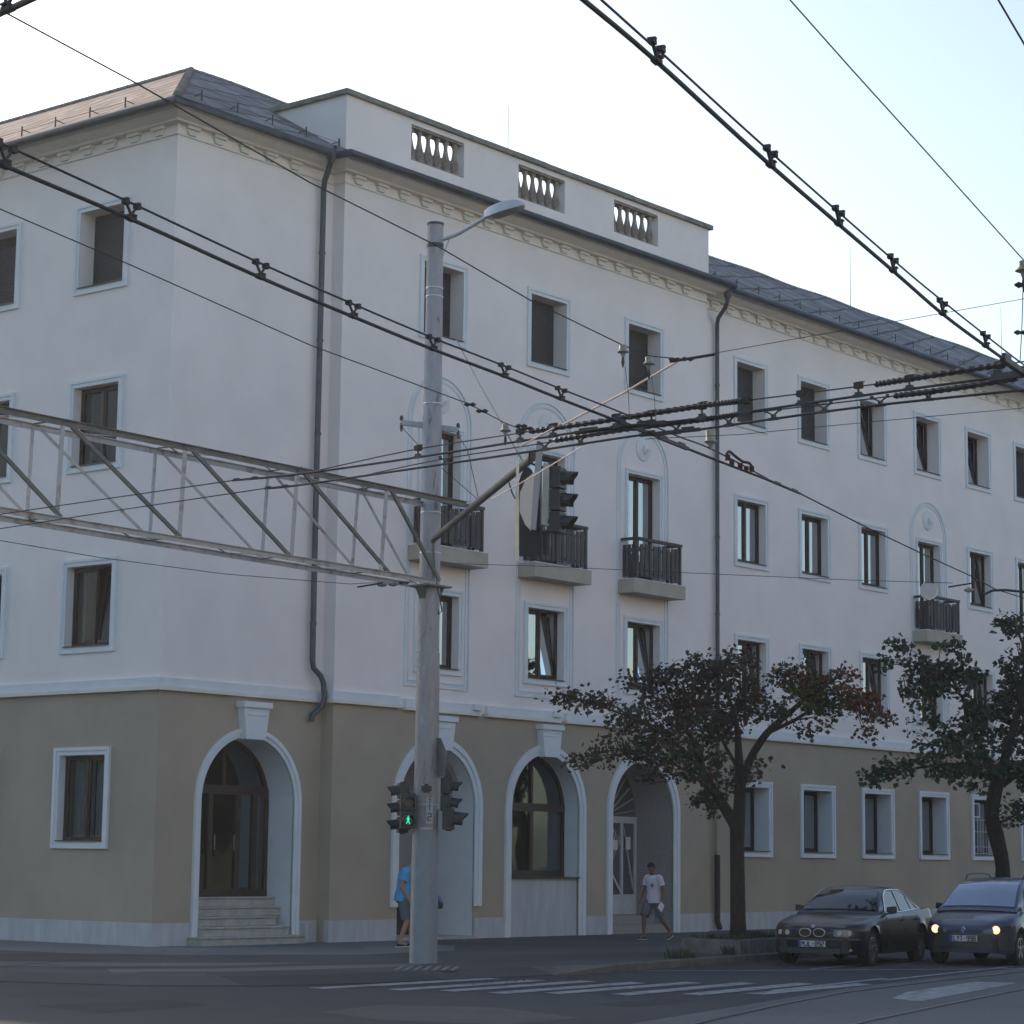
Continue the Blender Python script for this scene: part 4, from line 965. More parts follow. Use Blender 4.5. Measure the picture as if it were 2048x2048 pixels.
# overhead head: seen from the side, hoods pointing right
OHD = 34.3
vis = (R_ * .93 - Fd * .38).normalized()
signal('traffic_light', dep(1116, 957, OHD), vis, 3, 'black three-lamp signal hanging from the arm, hoods pointing right', size=.31)
BK = empty('signal_backplate', dep(1075, 1000, OHD), 'large dark backplate with pale border and pale sign back, left of the hanging signal', 'backplate')
bl = lambda px, py, D=OHD: dep(px, py, D) - BK.location
def slab_px(b, pts, D, th=.03, dd=0.0):
    P_ = [bl(x, y, D + (x - 1060) * dd) for x, y in pts]; n = len(P_); k = len(b.v)
    b.v += [tuple(p) for p in P_] + [tuple(p + Fd * th) for p in P_]
    b.f.append(tuple(range(k, k + n))); b.f.append(tuple(range(k + n, k + 2 * n))[::-1]); b.mi += [b.cur] * 2
    for i in range(n): b.f.append((k + i, k + (i + 1) % n, k + n + (i + 1) % n, k + n + i)); b.mi.append(b.cur)
g = MB(); slab_px(g, [(1038, 962), (1050, 930), (1064, 940), (1080, 1000), (1080, 1112), (1038, 1112)], OHD + .1, .04, -.012); g.obj('plate', M['matt_black'], BK)
g = MB(); slab_px(g, [(1033, 918), (1038, 918), (1038, 1122), (1032, 1124), (1028, 1116)], OHD + .12, .04, -.012); g.obj('pale_border', M['backplate'], BK)
g = MB(); slab_px(g, [(1040, 985), (1052, 958), (1068, 945), (1072, 958), (1062, 1062), (1050, 1048), (1039, 1022)], OHD - .1, .03, -.012); g.obj('sign_back', M['box'], BK)
g = MB(); slab_px(g, [(1073, 884), (1087, 884), (1072, 1060), (1061, 1058)], OHD - .25, .06); g.obj('post', M['box'], BK)
g = MB(); slab_px(g, [(1087, 925), (1099, 928), (1095, 1052), (1082, 1048)], OHD - .15, .12); g.obj('support_post', M['backplate'], BK)
g = MB(); g.tube([bl(1060, 905, OHD - .1), bl(1058, 925, OHD), bl(1082, 935, OHD), bl(1112, 925, OHD)], .02, 6); g.tube([bl(1018, 965, OHD + .6), bl(1024, 985, OHD + .5), bl(1030, 997, OHD + .4)], .012, 6); g.obj('bracket', M['black'], BK)
g = MB(); g.tube([bl(1092, 1062, OHD), bl(1094, 1110, OHD)], .06, 10); g.obj('lamp_socket', M['signal'], BK)

# signals low on the pole
toC = (CAM - PX); toC.z = 0; toC.normalize()
D0 = 39.9
signal('traffic_light', dep(806, 1582, D0 + .25), -R_ * .95 - Fd * .2, 3, 'three-lamp signal on the left of the pole, hoods pointing left', size=.27, group='signals low on the pole')
ped = signal('pedestrian_light', dep(816, 1604, D0 - .15), -Fd + R_ * .12, 2, 'pedestrian signal on the pole showing a green walking figure', lit=1, size=.285, group='signals low on the pole')
signal('traffic_light', dep(893, 1572, D0 + .15), R_ * .97 - Fd * .1, 2, 'two-lamp signal on the right of the pole, under the sign back', size=.27, group='signals low on the pole')
signal('traffic_light', dep(897, 1638, D0 - .05), R_ * .97 - Fd * .1, 1, 'wide single-lamp signal on the right of the pole, lowest there', size=.36, group='signals low on the pole')
g = MB(); SB = empty('road_sign', dep(882, 1520, D0 + .1), 'dark triangular sign seen edge on above the right-hand signals', 'sign')
P_ = [dep(x, y, D) - SB.location for x, y, D in ((874, 1476, 40), (881, 1476, 39.9), (894, 1508, 39.6), (889, 1552, 39.7), (874, 1552, 40))]
k = len(g.v); g.v += [tuple(p) for p in P_] + [tuple(p + Fd * .03 + R_ * .01) for p in P_]; g.f += [(0, 1, 2, 3, 4), (9, 8, 7, 6, 5)] + [(i, (i + 1) % 5, 5 + (i + 1) % 5, 5 + i) for i in range(5)]; g.mi += [0] * 7
g.obj('plate', M['truss'], SB)
g = MB(); g.bar(dep(874, 1515, 40) - SB.location, PX + Vector((.1, -.1, 3.45)) - SB.location, .03, .03); g.obj('clamp', M['steel'], SB)
CB = empty('control_box', dep(878, 1590, D0 + .1), 'pale grey slim box between pole and right-hand signal', 'box')
g = MB(); cbox(g, (0, 0, 0), .09, .14, .48); cbox(g, (0, 0, .25), .11, .16, .02); g.obj('housing', M['box'], CB)

# ------------------------------------------------------------------ trolleybus wires, all hung about six metres up
WZ = 6.0
def hanger_mesh(kind):
    b = MB()                                        # local x along the wire, z up; origin on the contact wire
    if kind == 'v':
        b.cur = 0; b.box(-.035, .035, -.018, .018, -.015, .03); b.box(-.02, .02, -.03, .03, .028, .045)
        b.bar((0, 0, .04), (-.055, 0, .14), .014, .012); b.bar((0, 0, .04), (.055, 0, .14), .014, .012)
        for x in (-.062, .062): b.box(x - .022, x + .022, -.016, .016, .125, .165); b.box(x - .012, x + .012, -.02, .02, .165, .185)
    elif kind == 'y':
        b.box(-.09, .09, -.02, .02, -.02, .02); b.box(-.03, .03, -.03, .03, .02, .06); b.bar((0, 0, .05), (-.14, 0, .12), .025, .02); b.bar((0, 0, .05), (.12, 0, .12), .022, .02)
        b.box(-.17, -.12, -.02, .02, .10, .15); b.box(.10, .14, -.02, .02, .10, .15)
    else:
        b.box(-.09, .09, -.022, .022, -.02, .028); b.box(-.05, .05, -.03, .03, .028, .06); b.box(-.012, .012, -.012, .012, .06, .14); b.cur = 1; b.box(-.06, .06, -.045, .045, .12, .21); b.cur = 0; b.box(-.04, .10, -.02, .02, .21, .222)
    return b.mesh('hanger_clamp', [M['cable'] if kind != 'v' else M['thin'], M['rustclamp']])
HM = {k: hanger_mesh(k) for k in 'vyb'}
def interp(tab, x):
    for i in range(len(tab) - 1):
        if tab[i][0] <= x <= tab[i + 1][0]:
            t = (x - tab[i][0]) / (tab[i + 1][0] - tab[i][0]); return tab[i][1] + (tab[i + 1][1] - tab[i][1]) * t
    return tab[0][1] if x < tab[0][0] else tab[-1][1]
def smooth(pts, k=4):
    """catmull-rom through measured points"""
    out = []; n = len(pts)
    for i in range(n - 1):
        p0, p1, p2, p3 = pts[max(i - 1, 0)], pts[i], pts[i + 1], pts[min(i + 2, n - 1)]
        for j in range(k):
            t = j / k; out.append(.5 * ((2 * p1) + (p2 - p0) * t + (2 * p0 - 5 * p1 + 4 * p2 - p3) * t * t + (3 * p1 - p0 - 3 * p2 + p3) * t ** 3))
    out.append(pts[-1]); return out
def trolley(name, label, con, mes, hang, r1, r2, kind='v', spirals=(), boxes=(), group='trolleybus overhead lines'):
    cp_ = [on(x, y, 2, WZ) for x, y in con]; org = cp_[0].copy()
    root = empty(name, org, label, 'overhead line', group)
    g = MB(); g.tube([p - org for p in smooth(cp_)], r1, 8); g.obj('contact_wire', M['cable'], root, smooth=True)
    dt = [(x, depth_of(p)) for (x, y), p in zip(con, cp_)]
    mp_ = [dep(x, y, interp(dt, x)) - org for x, y in mes]
    g = MB(); g.tube(smooth(mp_), r2, 6); g.obj('carrier_wire', M['cable'], root, smooth=True)
    for sp in spirals:
        pts = [dep(x, y, interp(dt, x)) - org for x, y in sp]; L_ = (pts[-1] - pts[0]).length; pp_ = smooth(pts, 3); n = int(L_ / .035)
        path = [];
        for i in range(n + 1):
            t = i / n * (len(pp_) - 1); a = int(min(t, len(pp_) - 2)); path.append(pp_[a].lerp(pp_[a + 1], t - a))
        g = MB(); g.tube(path, [.024 + .009 * (i % 2) for i in range(n + 1)], 6); g.obj('wrapped_cable', M['cable'], root, merge=False)
    for h_ in hang:
        x = h_; y = interp(con, x); p = on(x, y, 2, WZ); q = on(x + 2, interp(con, x + 2), 2, WZ); d = (q - p); ang = math.atan2(d.y, d.x)
        o = bpy.data.objects.new('hanger_clamp', HM[kind]); COL.objects.link(o); o.parent = root; o.location = p - org; o.rotation_euler = (0, 0, ang)
        ym = interp(mes, x + (3 if kind == 'v' else 0)); D = interp(dt, x); hh = max(.08, (y - ym) / FPX * D)
        base = {'v': .150, 'y': .125, 'b': .165}[kind]; o.scale = ((1.15, 1.2) if kind == 'v' else (.62, .62)) + ( max(.6, min(1.5, hh / base)),)
    for (xa, xb, th) in boxes:
        g = MB(); p = on(xa, interp(con, xa), 2, WZ) - org; q = on(xb, interp(con, xb), 2, WZ) - org; g.bar(p, q, th, th); g.bar(p.lerp(q, .05) + Z * th * .7, p.lerp(q, .25) + Z * th * .7, th * .7, th * .8); g.bar(p.lerp(q, .7) + Z * th * .7, p.lerp(q, .9) + Z * th * .7, th * .7, th * .8)
        g.obj('crossing_piece', M['cable'], root)
    return root, org, dt
g1c = [(-30, 315), (0, 328), (261, 438), (518, 554), (705, 633), (864, 698), (1007, 752), (1121, 798), (1253, 849), (1432, 920), (1536, 960), (1600, 987)]
g1m = [(-30, 272), (36, 302), (254, 402), (511, 522), (697, 604), (857, 672), (1004, 730), (1120, 777), (1248, 827), (1352, 871), (1425, 899), (1536, 958)]
r, org, dt1 = trolley('trolley_line', 'double wire falling from the upper left across the pole to the right', g1c, g1m, [10, 262, 521, 706, 866, 1009, 1122], .015, .0085, 'v', boxes=[(1236, 1290, .035), (1318, 1375, .035), (1548, 1600, .022)])
g = MB(); P_ = [dep(x, y, interp(dt1, x)) - org for x, y in ((1452, 912), (1458, 903), (1470, 912), (1485, 923), (1498, 926), (1505, 935))]; g.tube(smooth(P_), .016, 6); 
for x, y in ((1455, 915), (1463, 925), (1480, 932), (1492, 938), (1503, 938)): cbox(g, dep(x, y, interp(dt1, x)) - org, .055, .05, .06)
g.obj('bypass_cable', M['rustclamp'], r)
q = dep(1421, 880, interp(dt1, 1421)) - org; g = MB(); g.lathe([(.055, .10), (.05, .04), (.05, 0), (.075, -.02), (.03, -.05), (.018, -.10)], 12, q); g.obj('insulator', M['insul'], r, smooth=True)
trolley('trolley_line', 'double wire crossing the sky steeply at the upper right', [(1090, -62), (1167, 0), (1312, 122), (1539, 329), (1784, 540), (1884, 627), (1971, 692), (2033, 736), (2075, 766)],
        [(1125, -68), (1203, 0), (1298, 85), (1330, 112), (1534, 298), (1790, 523), (1890, 606), (1978, 676), (2036, 721), (2070, 745)], [1313, 1541, 1677, 1786, 1885, 1971], .014, .0075, 'v', boxes=[(2005, 2060, .05)])
c1 = [(465, 961), (600, 948), (832, 915), (1068, 878), (1221, 855), (1400, 837), (1710, 793), (2000, 754), (2070, 744)]
u1 = [(640, 940), (819, 901), (1014, 870), (1060, 863), (1226, 839), (1400, 812), (1484, 802), (1746, 769), (1850, 753), (2011, 728), (2060, 722)]
r, org, dtc = trolley('trolley_line', 'thick double wire rising to the right behind the hanging signals, upper one', c1, u1, [836, 1040, 1106, 1232, 1303, 1404, 1493, 1602, 1717, 1819, 2000], .0125, .007, 'b',
        spirals=[[(1060, 863), (1226, 839), (1400, 812), (1484, 802)], [(1750, 769), (1850, 753), (2011, 728)]], boxes=[(1150, 1330, .034), (1985, 2060, .06), (465, 520, .02)])
c2 = [(529, 977), (600, 970), (890, 928), (1089, 899), (1283, 870), (1348, 866), (1659, 822), (1850, 800), (2070, 778)]
u2 = [(700, 957), (881, 919), (1089, 886), (1109, 881), (1246, 859), (1400, 840), (1478, 828), (1558, 819), (1788, 792), (1900, 778), (2036, 756)]
trolley('trolley_line', 'thick double wire rising to the right behind the hanging signals, lower one', c2, u2, [892, 1090, 1161, 1353, 1458, 1547, 1649, 1761, 1857], .0125, .007, 'y',
        spirals=[[(1109, 881), (1246, 859), (1400, 840), (1478, 828)], [(1788, 792), (1900, 778), (2036, 756)]], boxes=[(1280, 1400, .034), (529, 580, .02)])
trolley('trolley_line', 'thick wire with clamp cutting the top left corner', [(-60, 57), (0, 27), (20, 18), (80, -10), (140, -38)], [(-60, 20), (0, -12), (80, -50), (140, -76)], [16], .018, .008, 'v')

BS = .78
def span(name, label, pts, r=.006, parts=(), cat='cable', m='thin', group='thin span wires'):
    P_ = [dep(*p) for p in pts]; org = P_[0].copy(); root = empty(name, org, label, cat, group)
    g = MB(); g.tube([p - org for p in P_], r, 6); g.obj('wire', M[m], root, smooth=True)
    for kind, px, py, D in parts:
        q = dep(px, py, D) - org; g = MB()
        if kind == 'bell':
            g.lathe([(.024, .05), (.036, .045), (.034, .01), (.060, -.02), (.024, -.035), (.012, -.07)], 12, q); g.obj('insulator', M['insul'], root, smooth=True)
            g = MB(); g.tube([q - Z * .06, q - Z * .12, q - Z * .17], [.010, .017, .005], 6); g.obj('hook', M['cable'], root)
        elif kind == 'knot':
            g.lathe([(.006, -.06), (.024, -.03), (.012, 0), (.024, .03), (.006, .06)], 8, q, R_); g.obj('strain_clamp', M['cable'], root)
        elif kind == 'egg':
            g.lathe([(.01, -.09), (.035, -.05), (.045, 0), (.035, .05), (.01, .09)], 10, q, R_); g.obj('insulator', M['insul'], root, smooth=True)
        elif kind == 'sleeve':
            g.lathe([(.010, -.22), (.014, -.2), (.014, .2), (.010, .22)], 8, q, (RV * .98 + UV * .16)); g.obj('sleeve', M['cable'], root)
    return root
span('span_wire', 'thin wire from the top left corner to the mid-height junction right of centre', [(16, 28, 15.5), (270, 165, 17.0), (620, 365, 19.0), (873, 491, 20.4), (1060, 600, 21.3), (1245, 690, 22.2), (1300, 712, 22.3), (1362, 718, 22.4)],
     parts=[('bell', 1246, 700, 22.2), ('bell', 1298, 724, 22.3), ('knot', 1350, 719, 22.4), ('knot', 1375, 718, 22.4)])
span('span_wire', 'faint wire rising right from the mid-height junction to the frame edge', [(1362, 720, 22.4), (1420, 708, 22.6), (1600, 676, 23.2), (1848, 633, 24), (2090, 590, 25)], .004, [('sleeve', 1385, 716, 22.4)])
span('insulating_rod', 'pale pinkish rod slanting down left from the mid-height junction', [(1355, 723, 22.4), (1245, 787, 22.9), (1125, 850, 23.4)], .010, m='rod', cat='rod', group='pale slanting rods')
span('insulating_rod', 'short pale pinkish rod just above the arm tip, left of the hanging signal', [(1108, 856, 23.4), (1040, 893, 23.7)], .009, m='rod', cat='rod', group='pale slanting rods')
span('insulating_rod', 'long thin pale rod crossing in front of the arm tip and signal', [(1162, 895, 23.2), (1060, 956, 23.8), (985, 998, 24.2)], .006, m='rod', cat='rod', group='pale slanting rods')
span('span_wire', 'thin wire from the left edge past the flare to the knotted clamps', [(-30, 405, 19), (0, 418, 19.2), (250, 525, 20.4), (620, 690, 21.8), (938, 808, 23.2), (1010, 846, 23.4), (1062, 866, 23.5)], .0055,
     parts=[('knot', 940, 809, 23.2), ('knot', 964, 822, 23.2), ('knot', 1043, 852, 23.4), ('knot', 1055, 857, 23.4)])
span('span_wire', 'thin steep wire dropping from the pole side to the hanging insulator', [(905, 665, 27), (960, 770, 25.4), (1005, 850, 24)], .005, [('bell', 1011, 858, 23.8)])
span('span_wire', 'thin wire from the hanging insulator down to the arm tip', [(1016, 870, 23.8), (1032, 900, 25), (1046, 922, 27)], .005)
span('span_wire', 'thin wire at lower left running to insulators at the truss foot', [(-30, 1076, 31), (0, 1081, 31.4), (200, 1115, 34), (450, 1148, 37), (700, 1168, 39.4), (790, 1163, 40.2)], .006,
     parts=[('egg', 764, 1169, 39.6), ('egg', 786, 1168, 39.9), ('knot', 800, 1166, 40), ('knot', 812, 1165, 40), ('sleeve', 740, 1170, 39.5)])
span('span_wire', 'faint wire running level across the facade below the balconies', [(905, 1127, 43), (1100, 1133, 42.6), (1359, 1145, 42), (1700, 1160, 41), (1905, 1166, 40.2)], .006, [('sleeve', 1922, 1170, 40.2), ('egg', 1938, 1180, 40.2)])
span('span_wire', 'thin cable falling from the crossed wires to the lower right', [(1600, 987, depth_of(on(1600, 987, 2, WZ))), (1732, 1054, 29.5), (1850, 1110, 33), (1942, 1152, 36.5), (1990, 1178, 38.5), (2060, 1200, 40)], .009)
span('feeder_cable', 'dark twisted cable at the right edge above the green tree', [(1965, 1190, 38.3), (1985, 1181, 38.4), (2010, 1180, 38.5), (2070, 1186, 38.7)], .022, m='cable')
span('span_wire', 'thin wire falling from the top to the right-edge insulator', [(1558, -25, 13), (1700, 135, 13.8), (1890, 345, 15), (2047, 520, 16.2)], .0045, [('bell', 2047, 536, 16.2), ('knot', 2046, 570, 16.2)])
span('span_wire', 'short thin wire clipping the top right corner', [(1985, -20, 12), (2060, 108, 12.5)], .006)
span('span_wire', 'thin vertical hanger at the right edge above the wire crossing', [(2046, 575, 19.5), (2044, 650, 19.7), (2040, 725, 19.9)], .004, [('knot', 2042, 665, 19.7)])
span('span_wire', 'faint wire right of the crossing rising gently to the edge', [(1290, 878, 22.8), (1480, 869, 23.3), (1760, 842, 24), (2090, 812, 25)], .004)
span('span_wire', 'two thin droppers between insulator and crossing piece', [(1250, 732, 22.2), (1257, 790, 22.4), (1259, 838, 22.6)], .003)
span('span_wire', 'thin dropper under the right-hand insulator of the mid-height wire', [(1303, 752, 22.3), (1308, 790, 22.4), (1312, 838, 22.5)], .003)
span('span_wire', 'thin upper wire running on left past the truss from the double wires', [(465, 961, depth_of(on(465, 961, 2, WZ))), (230, 995, depth_of(on(230, 995, 2, WZ))), (-30, 1033, depth_of(on(-30, 1033, 2, WZ)))], .007)
span('span_wire', 'thin lower wire running on left past the truss from the double wires', [(529, 977, depth_of(on(529, 977, 2, WZ))), (260, 1017, depth_of(on(260, 1017, 2, WZ))), (-30, 1062, depth_of(on(-30, 1062, 2, WZ)))], .007)
DS = empty('round_disc', dep(1857, 1182, 40.6), 'pale round disc hanging in front of the far balcony', 'disc')
g = MB(); g.tube([-Fd * .01 + Z * 0, Fd * .02], [.15, .15], 28); g.obj('plate', M['disc'], DS, smooth=False)
g = MB(); g.tube([(R_ * math.cos(t) + Z * math.sin(t)) * .148 - Fd * .012 for t in [2 * PI * i / 28 for i in range(29)]], .008, 6); g.obj('rim', M['band'], DS)
g = MB(); g.tube([Z * .15, Z * .20], .01, 6); g.obj('hook', M['steel'], DS)
#@@PART3
# ------------------------------------------------------------------ trees
def leaf_mesh(clusters, size, seed, nl, flat=.5):
    rnd = random.Random(seed); b = MB()
    for (c, rad, n, mi) in clusters:
        b.cur = mi
        for _ in range(n):
            while True:
                v = Vector((rnd.uniform(-1, 1), rnd.uniform(-1, 1), rnd.uniform(-1, 1)))
                if v.length <= 1: break
            p = c + Vector((v.x * rad[0], v.y * rad[1], v.z * rad[2]))
            s = size * rnd.uniform(.6, 1.25)
            d = Vector((rnd.gauss(0, 1), rnd.gauss(0, 1), rnd.gauss(-.35, .5))).normalized()
            sd_ = d.cross(Vector((rnd.gauss(0, 1), rnd.gauss(0, 1), rnd.gauss(0, 1)))).normalized()
            nn = d.cross(sd_)
            w_ = s * rnd.uniform(.32, .45)
            b.quad(p, p + d * s * .45 + sd_ * w_ + nn * s * .1, p + d * s)
            b.quad(p, p + d * s, p + d * s * .5 - sd_ * w_ + nn * s * .1)
    return b
def tree(name, label, base, trunk, limbs, blobs, size, seed, mats, dens, D, group='street trees', spread=1.0):
    """trunk/limbs: measured outlines turned into metres at the tree's own distance, with real depth given to each limb and clump"""
    rnd = random.Random(seed); root = empty(name, base, label, 'tree', group); bs = Vector(base)
    tk = MB(); pts = [p - bs for p, r in trunk]; tk.tube(smooth(pts, 3), [interp([(i * 3, r) for i, (p, r) in enumerate(trunk)], k) for k in range((len(pts) - 1) * 3 + 1)], 12)
    ends = []
    for lb in limbs:
        pts = [p - bs for p, r in lb]; rr_ = [interp([(i * 3, r) for i, (p, r) in enumerate(lb)], k) for k in range((len(pts) - 1) * 3 + 1)]
        sm = smooth(pts, 3); tk.tube(sm, rr_, 8); ends += sm[2:]
    clusters = []
    for (c, ra, rz, k, mi, dn) in blobs:
        c = c - bs; rd_ = ra
        nc = max(3, int(k))
        near = min(ends, key=lambda e: (e - c).length) if ends else Vector((0, 0, 2))
        for j in range(nc):
            while True:
                v = Vector((rnd.uniform(-1, 1), rnd.uniform(-1, 1), rnd.uniform(-1, 1)))
                if .15 < v.length <= 1: break
            q = c + Vector((v.x * ra, v.y * ra, v.z * rz))
            cr = rnd.uniform(.16, .34) * spread
            clusters.append((q, (cr, cr, cr * .7), max(3, int(dens * dn * rnd.uniform(.6, 1.4))), mi if rnd.random() < .85 else (mi + 1) % len(mats)))
            if j % 2 == 0:
                m_ = near.lerp(q, .5) + Vector((rnd.gauss(0, .08), rnd.gauss(0, .08), rnd.gauss(.05, .08))); tk.tube([near, m_, q], [.022, .012, .005], 5)
    tk.obj('trunk', M['bark'], root, smooth=True)
    leaf_mesh(clusters, size, seed, 0).obj('crown', [M[m_] for m_ in mats], root, merge=False)
    return root
D1 = 46.4; k1 = D1 / FPX
def T1(px, py, dd=0): return dep(px, py, D1 + dd)
b0 = on(1477, 1878, 2, .22); t1b = dep(1477, 1878, D1); t1b.z = .22
tr = [(t1b, .185), (T1(1476, 1845), .155), (T1(1475, 1760), .145), (T1(1474, 1690), .14), (T1(1475, 1645), .15)]
lm = [[(T1(1474, 1655), .13), (T1(1440, 1600, .1), .10), (T1(1408, 1548, .3), .075), (T1(1385, 1480, .5), .05), (T1(1350, 1420, .8), .03), (T1(1330, 1370, 1), .015)],
      [(T1(1476, 1655), .14), (T1(1480, 1590), .115), (T1(1478, 1520, -.1), .085), (T1(1472, 1440, -.3), .05), (T1(1452, 1380, -.5), .03), (T1(1445, 1330, -.5), .015)],
      [(T1(1478, 1590), .09), (T1(1500, 1520, -.2), .08), (T1(1535, 1465, -.4), .07), (T1(1580, 1425, -.6), .055), (T1(1625, 1385, -.8), .035), (T1(1665, 1362, -1), .02)],
      [(T1(1535, 1465, -.4), .05), (T1(1590, 1440, -.2), .035), (T1(1650, 1405, 0), .025), (T1(1720, 1400, .2), .015)],
      [(T1(1408, 1548, .3), .045), (T1(1345, 1480, -.3), .035), (T1(1260, 1435, -.8), .025), (T1(1180, 1405, -1.1), .015), (T1(1120, 1385, -1.3), .008)],
      [(T1(1440, 1600), .035), (T1(1370, 1540, -.6), .025), (T1(1280, 1505, -1), .018), (T1(1200, 1520, -1.2), .01)],
      [(T1(1478, 1540), .04), (T1(1440, 1470, .9), .03), (T1(1420, 1400, 1.5), .02)]]
RED, GRN, RUS, OLV = 0, 1, 2, 3
def bb(T, px, py, rx, ry, k, mi, dn=1.0, dd=0, kk=k1): return (T(px, py, dd), rx * kk, ry * kk, k, mi, dn)
bl1 = [bb(T1, *a) for a in [(1425, 1350, 85, 45, 20, RED, 1, .3), (1345, 1410, 80, 50, 22, RED, .9, .5), (1255, 1430, 55, 38, 12, RED, .6, -.6), (1265, 1345, 28, 28, 4, RED, .6, .5), (1135, 1392, 32, 16, 5, RED, .6, -1.2),
       (1190, 1405, 45, 22, 7, RED, .6, -1), (1185, 1520, 45, 18, 5, RED, .6, -1.2), (1230, 1490, 40, 26, 6, RED, .5, -1), (1310, 1490, 70, 45, 18, RED, .9, -.4), (1410, 1440, 75, 55, 26, RED, 1, 0), (1385, 1525, 70, 38, 16, GRN, .8, .3),
       (1505, 1400, 45, 50, 14, RED, .8, -.2), (1475, 1320, 30, 22, 6, RED, .6, 0), (1415, 1610, 22, 26, 5, GRN, .8, .1), (1470, 1555, 45, 25, 7, RED, .7, .3), (1515, 1540, 22, 16, 3, RED, .6, -.3), (1592, 1350, 42, 24, 9, GRN, .9, -.7),
       (1625, 1378, 42, 34, 12, OLV, 1, -.8), (1640, 1410, 42, 26, 9, GRN, .8, -.2), (1718, 1400, 46, 30, 12, RUS, .85, .2), (1762, 1430, 26, 12, 4, RUS, .6, .3), (1690, 1348, 22, 10, 4, RUS, .6, -.6), (1560, 1418, 22, 18, 5, GRN, .7, -.5),
       (1615, 1455, 40, 18, 4, RED, .5, -.3), (1735, 1460, 22, 12, 3, RUS, .5, .3), (1300, 1560, 26, 12, 3, RED, .4, -.5), (1340, 1350, 50, 24, 8, RED, .7, .8), (1430, 1580, 26, 22, 4, GRN, .6, .2), (1320, 1540, 30, 14, 3, RED, .4, -.5)]]
tree('chestnut_tree', 'sparse reddish-brown leaved tree rising from the square concrete planter', t1b, tr, lm, [(c, a, z, int(k * 2.2), m, d) for c, a, z, k, m, d in bl1], .11, 3, ['leafred', 'leafgreen', 'leafrust', 'leafolive'], 21, D1)
D2 = 56.8; k2 = D2 / FPX
def T2(px, py, dd=0): return dep(px, py, D2 + dd)
t2b = dep(2004, 1870, D2); t2b.z = -.02
tr = [(t2b, .20), (T2(2006, 1800), .185), (T2(2005, 1730), .17), (T2(1992, 1670), .19), (T2(1984, 1630), .17), (T2(1990, 1585), .17), (T2(1998, 1550), .17)]
lm = [[(T2(1995, 1570), .12), (T2(1965, 1500, .2), .09), (T2(1935, 1440, .4), .06), (T2(1925, 1395, .3), .04), (T2(1880, 1350, 0), .02)],
      [(T2(1998, 1560), .13), (T2(2020, 1480, -.3), .10), (T2(2040, 1400, -.6), .07), (T2(2050, 1310, -.8), .04), (T2(2030, 1250, -1), .02)],
      [(T2(1985, 1560), .07), (T2(1920, 1530, -.6), .05), (T2(1840, 1535, -1), .03), (T2(1760, 1555, -1.2), .015)],
      [(T2(2005, 1570), .08), (T2(2070, 1520, .3), .06), (T2(2140, 1450, .5), .03)],
      [(T2(1990, 1650), .04), (T2(2030, 1630, -.3), .025), (T2(2070, 1600, -.5), .015)]]
bl2 = [bb(T2, *(a[:4] + (max(3, int(a[4] * .8)),) + a[5:]), kk=k2) for a in [(1850, 1342, 62, 34, 20, 0, 1.2, 0), (1792, 1300, 24, 26, 6, 0, .9, -.2), (1925, 1350, 42, 32, 14, 0, 1, .2), (1868, 1385, 52, 16, 9, 0, 1, 0), (1818, 1392, 26, 10, 4, 0, .9, 0), (1905, 1298, 34, 18, 6, 0, .9, 0), (1770, 1325, 26, 18, 4, 0, .9, -.2),
       (1872, 1500, 55, 28, 15, 0, 1, -.8), (1795, 1535, 46, 18, 10, 0, 1, -1), (1745, 1558, 26, 8, 4, 0, .9, -1.2), (1925, 1468, 55, 40, 20, 0, 1.2, .2), (1985, 1430, 55, 50, 24, 0, 1.2, 0), (2040, 1385, 45, 55, 24, 0, 1.2, -.4), (2050, 1495, 60, 55, 30, 0, 1.2, 0),
       (1965, 1545, 62, 36, 22, 0, 1.2, -.3), (1885, 1545, 55, 16, 9, 0, 1, -.8), (1855, 1450, 34, 18, 6, 0, 1, -.5), (1845, 1410, 20, 12, 3, 0, 1, 0), (2035, 1605, 38, 16, 6, 0, 1, -.2), (2030, 1640, 44, 9, 5, 0, 1, -.4), (2012, 1240, 30, 10, 5, 0, 1, -1), (2036, 1258, 30, 14, 6, 0, 1, -.9),
       (2022, 1318, 28, 14, 6, 0, 1, -.8), (2100, 1430, 70, 90, 40, 0, 1.2, .2), (2120, 1300, 60, 60, 25, 0, 1.1, 0), (2080, 1560, 60, 40, 20, 0, 1.1, 0)]]
tree('linden_tree', 'dense dark green tree with bent trunk at the right edge behind the grey car', t2b, tr, lm, bl2, .15, 5, ['leafgreen', 'leafgreen'], 27, D2, spread=1.15)
# trees on the far side of the streets, unseen; dense low crowns added to darken what the panes mirror
def simple_tree(x, y, h, r, seed, label):
    bs = Vector((x, y, ZR)); P_ = lambda dx, dy, z: bs + Vector((dx, dy, z)); rnd = random.Random(seed)
    bl_ = [(P_(rnd.uniform(-.6, .6) * r, rnd.uniform(-.6, .6) * r, h * rnd.uniform(.28, .88)), r * .6, h * .16, 34, 0, 1) for _ in range(9)]
    tree('plane_tree', label, bs, [(bs, .25), (P_(.1, 0, h * .3), .2), (P_(0, .1, h * .5), .16)], [[(P_(0, .1, h * .45), .12), (P_(r * .4, 0, h * .6), .08), (P_(r * .6, .3, h * .75), .03)], [(P_(0, .1, h * .45), .12), (P_(-r * .4, 0, h * .6), .08), (P_(-r * .6, .3, h * .8), .03)]], bl_, .85, seed, ['leafgreen', 'leafgreen'], 10, 0, 'trees mirrored in the panes', spread=2.6)
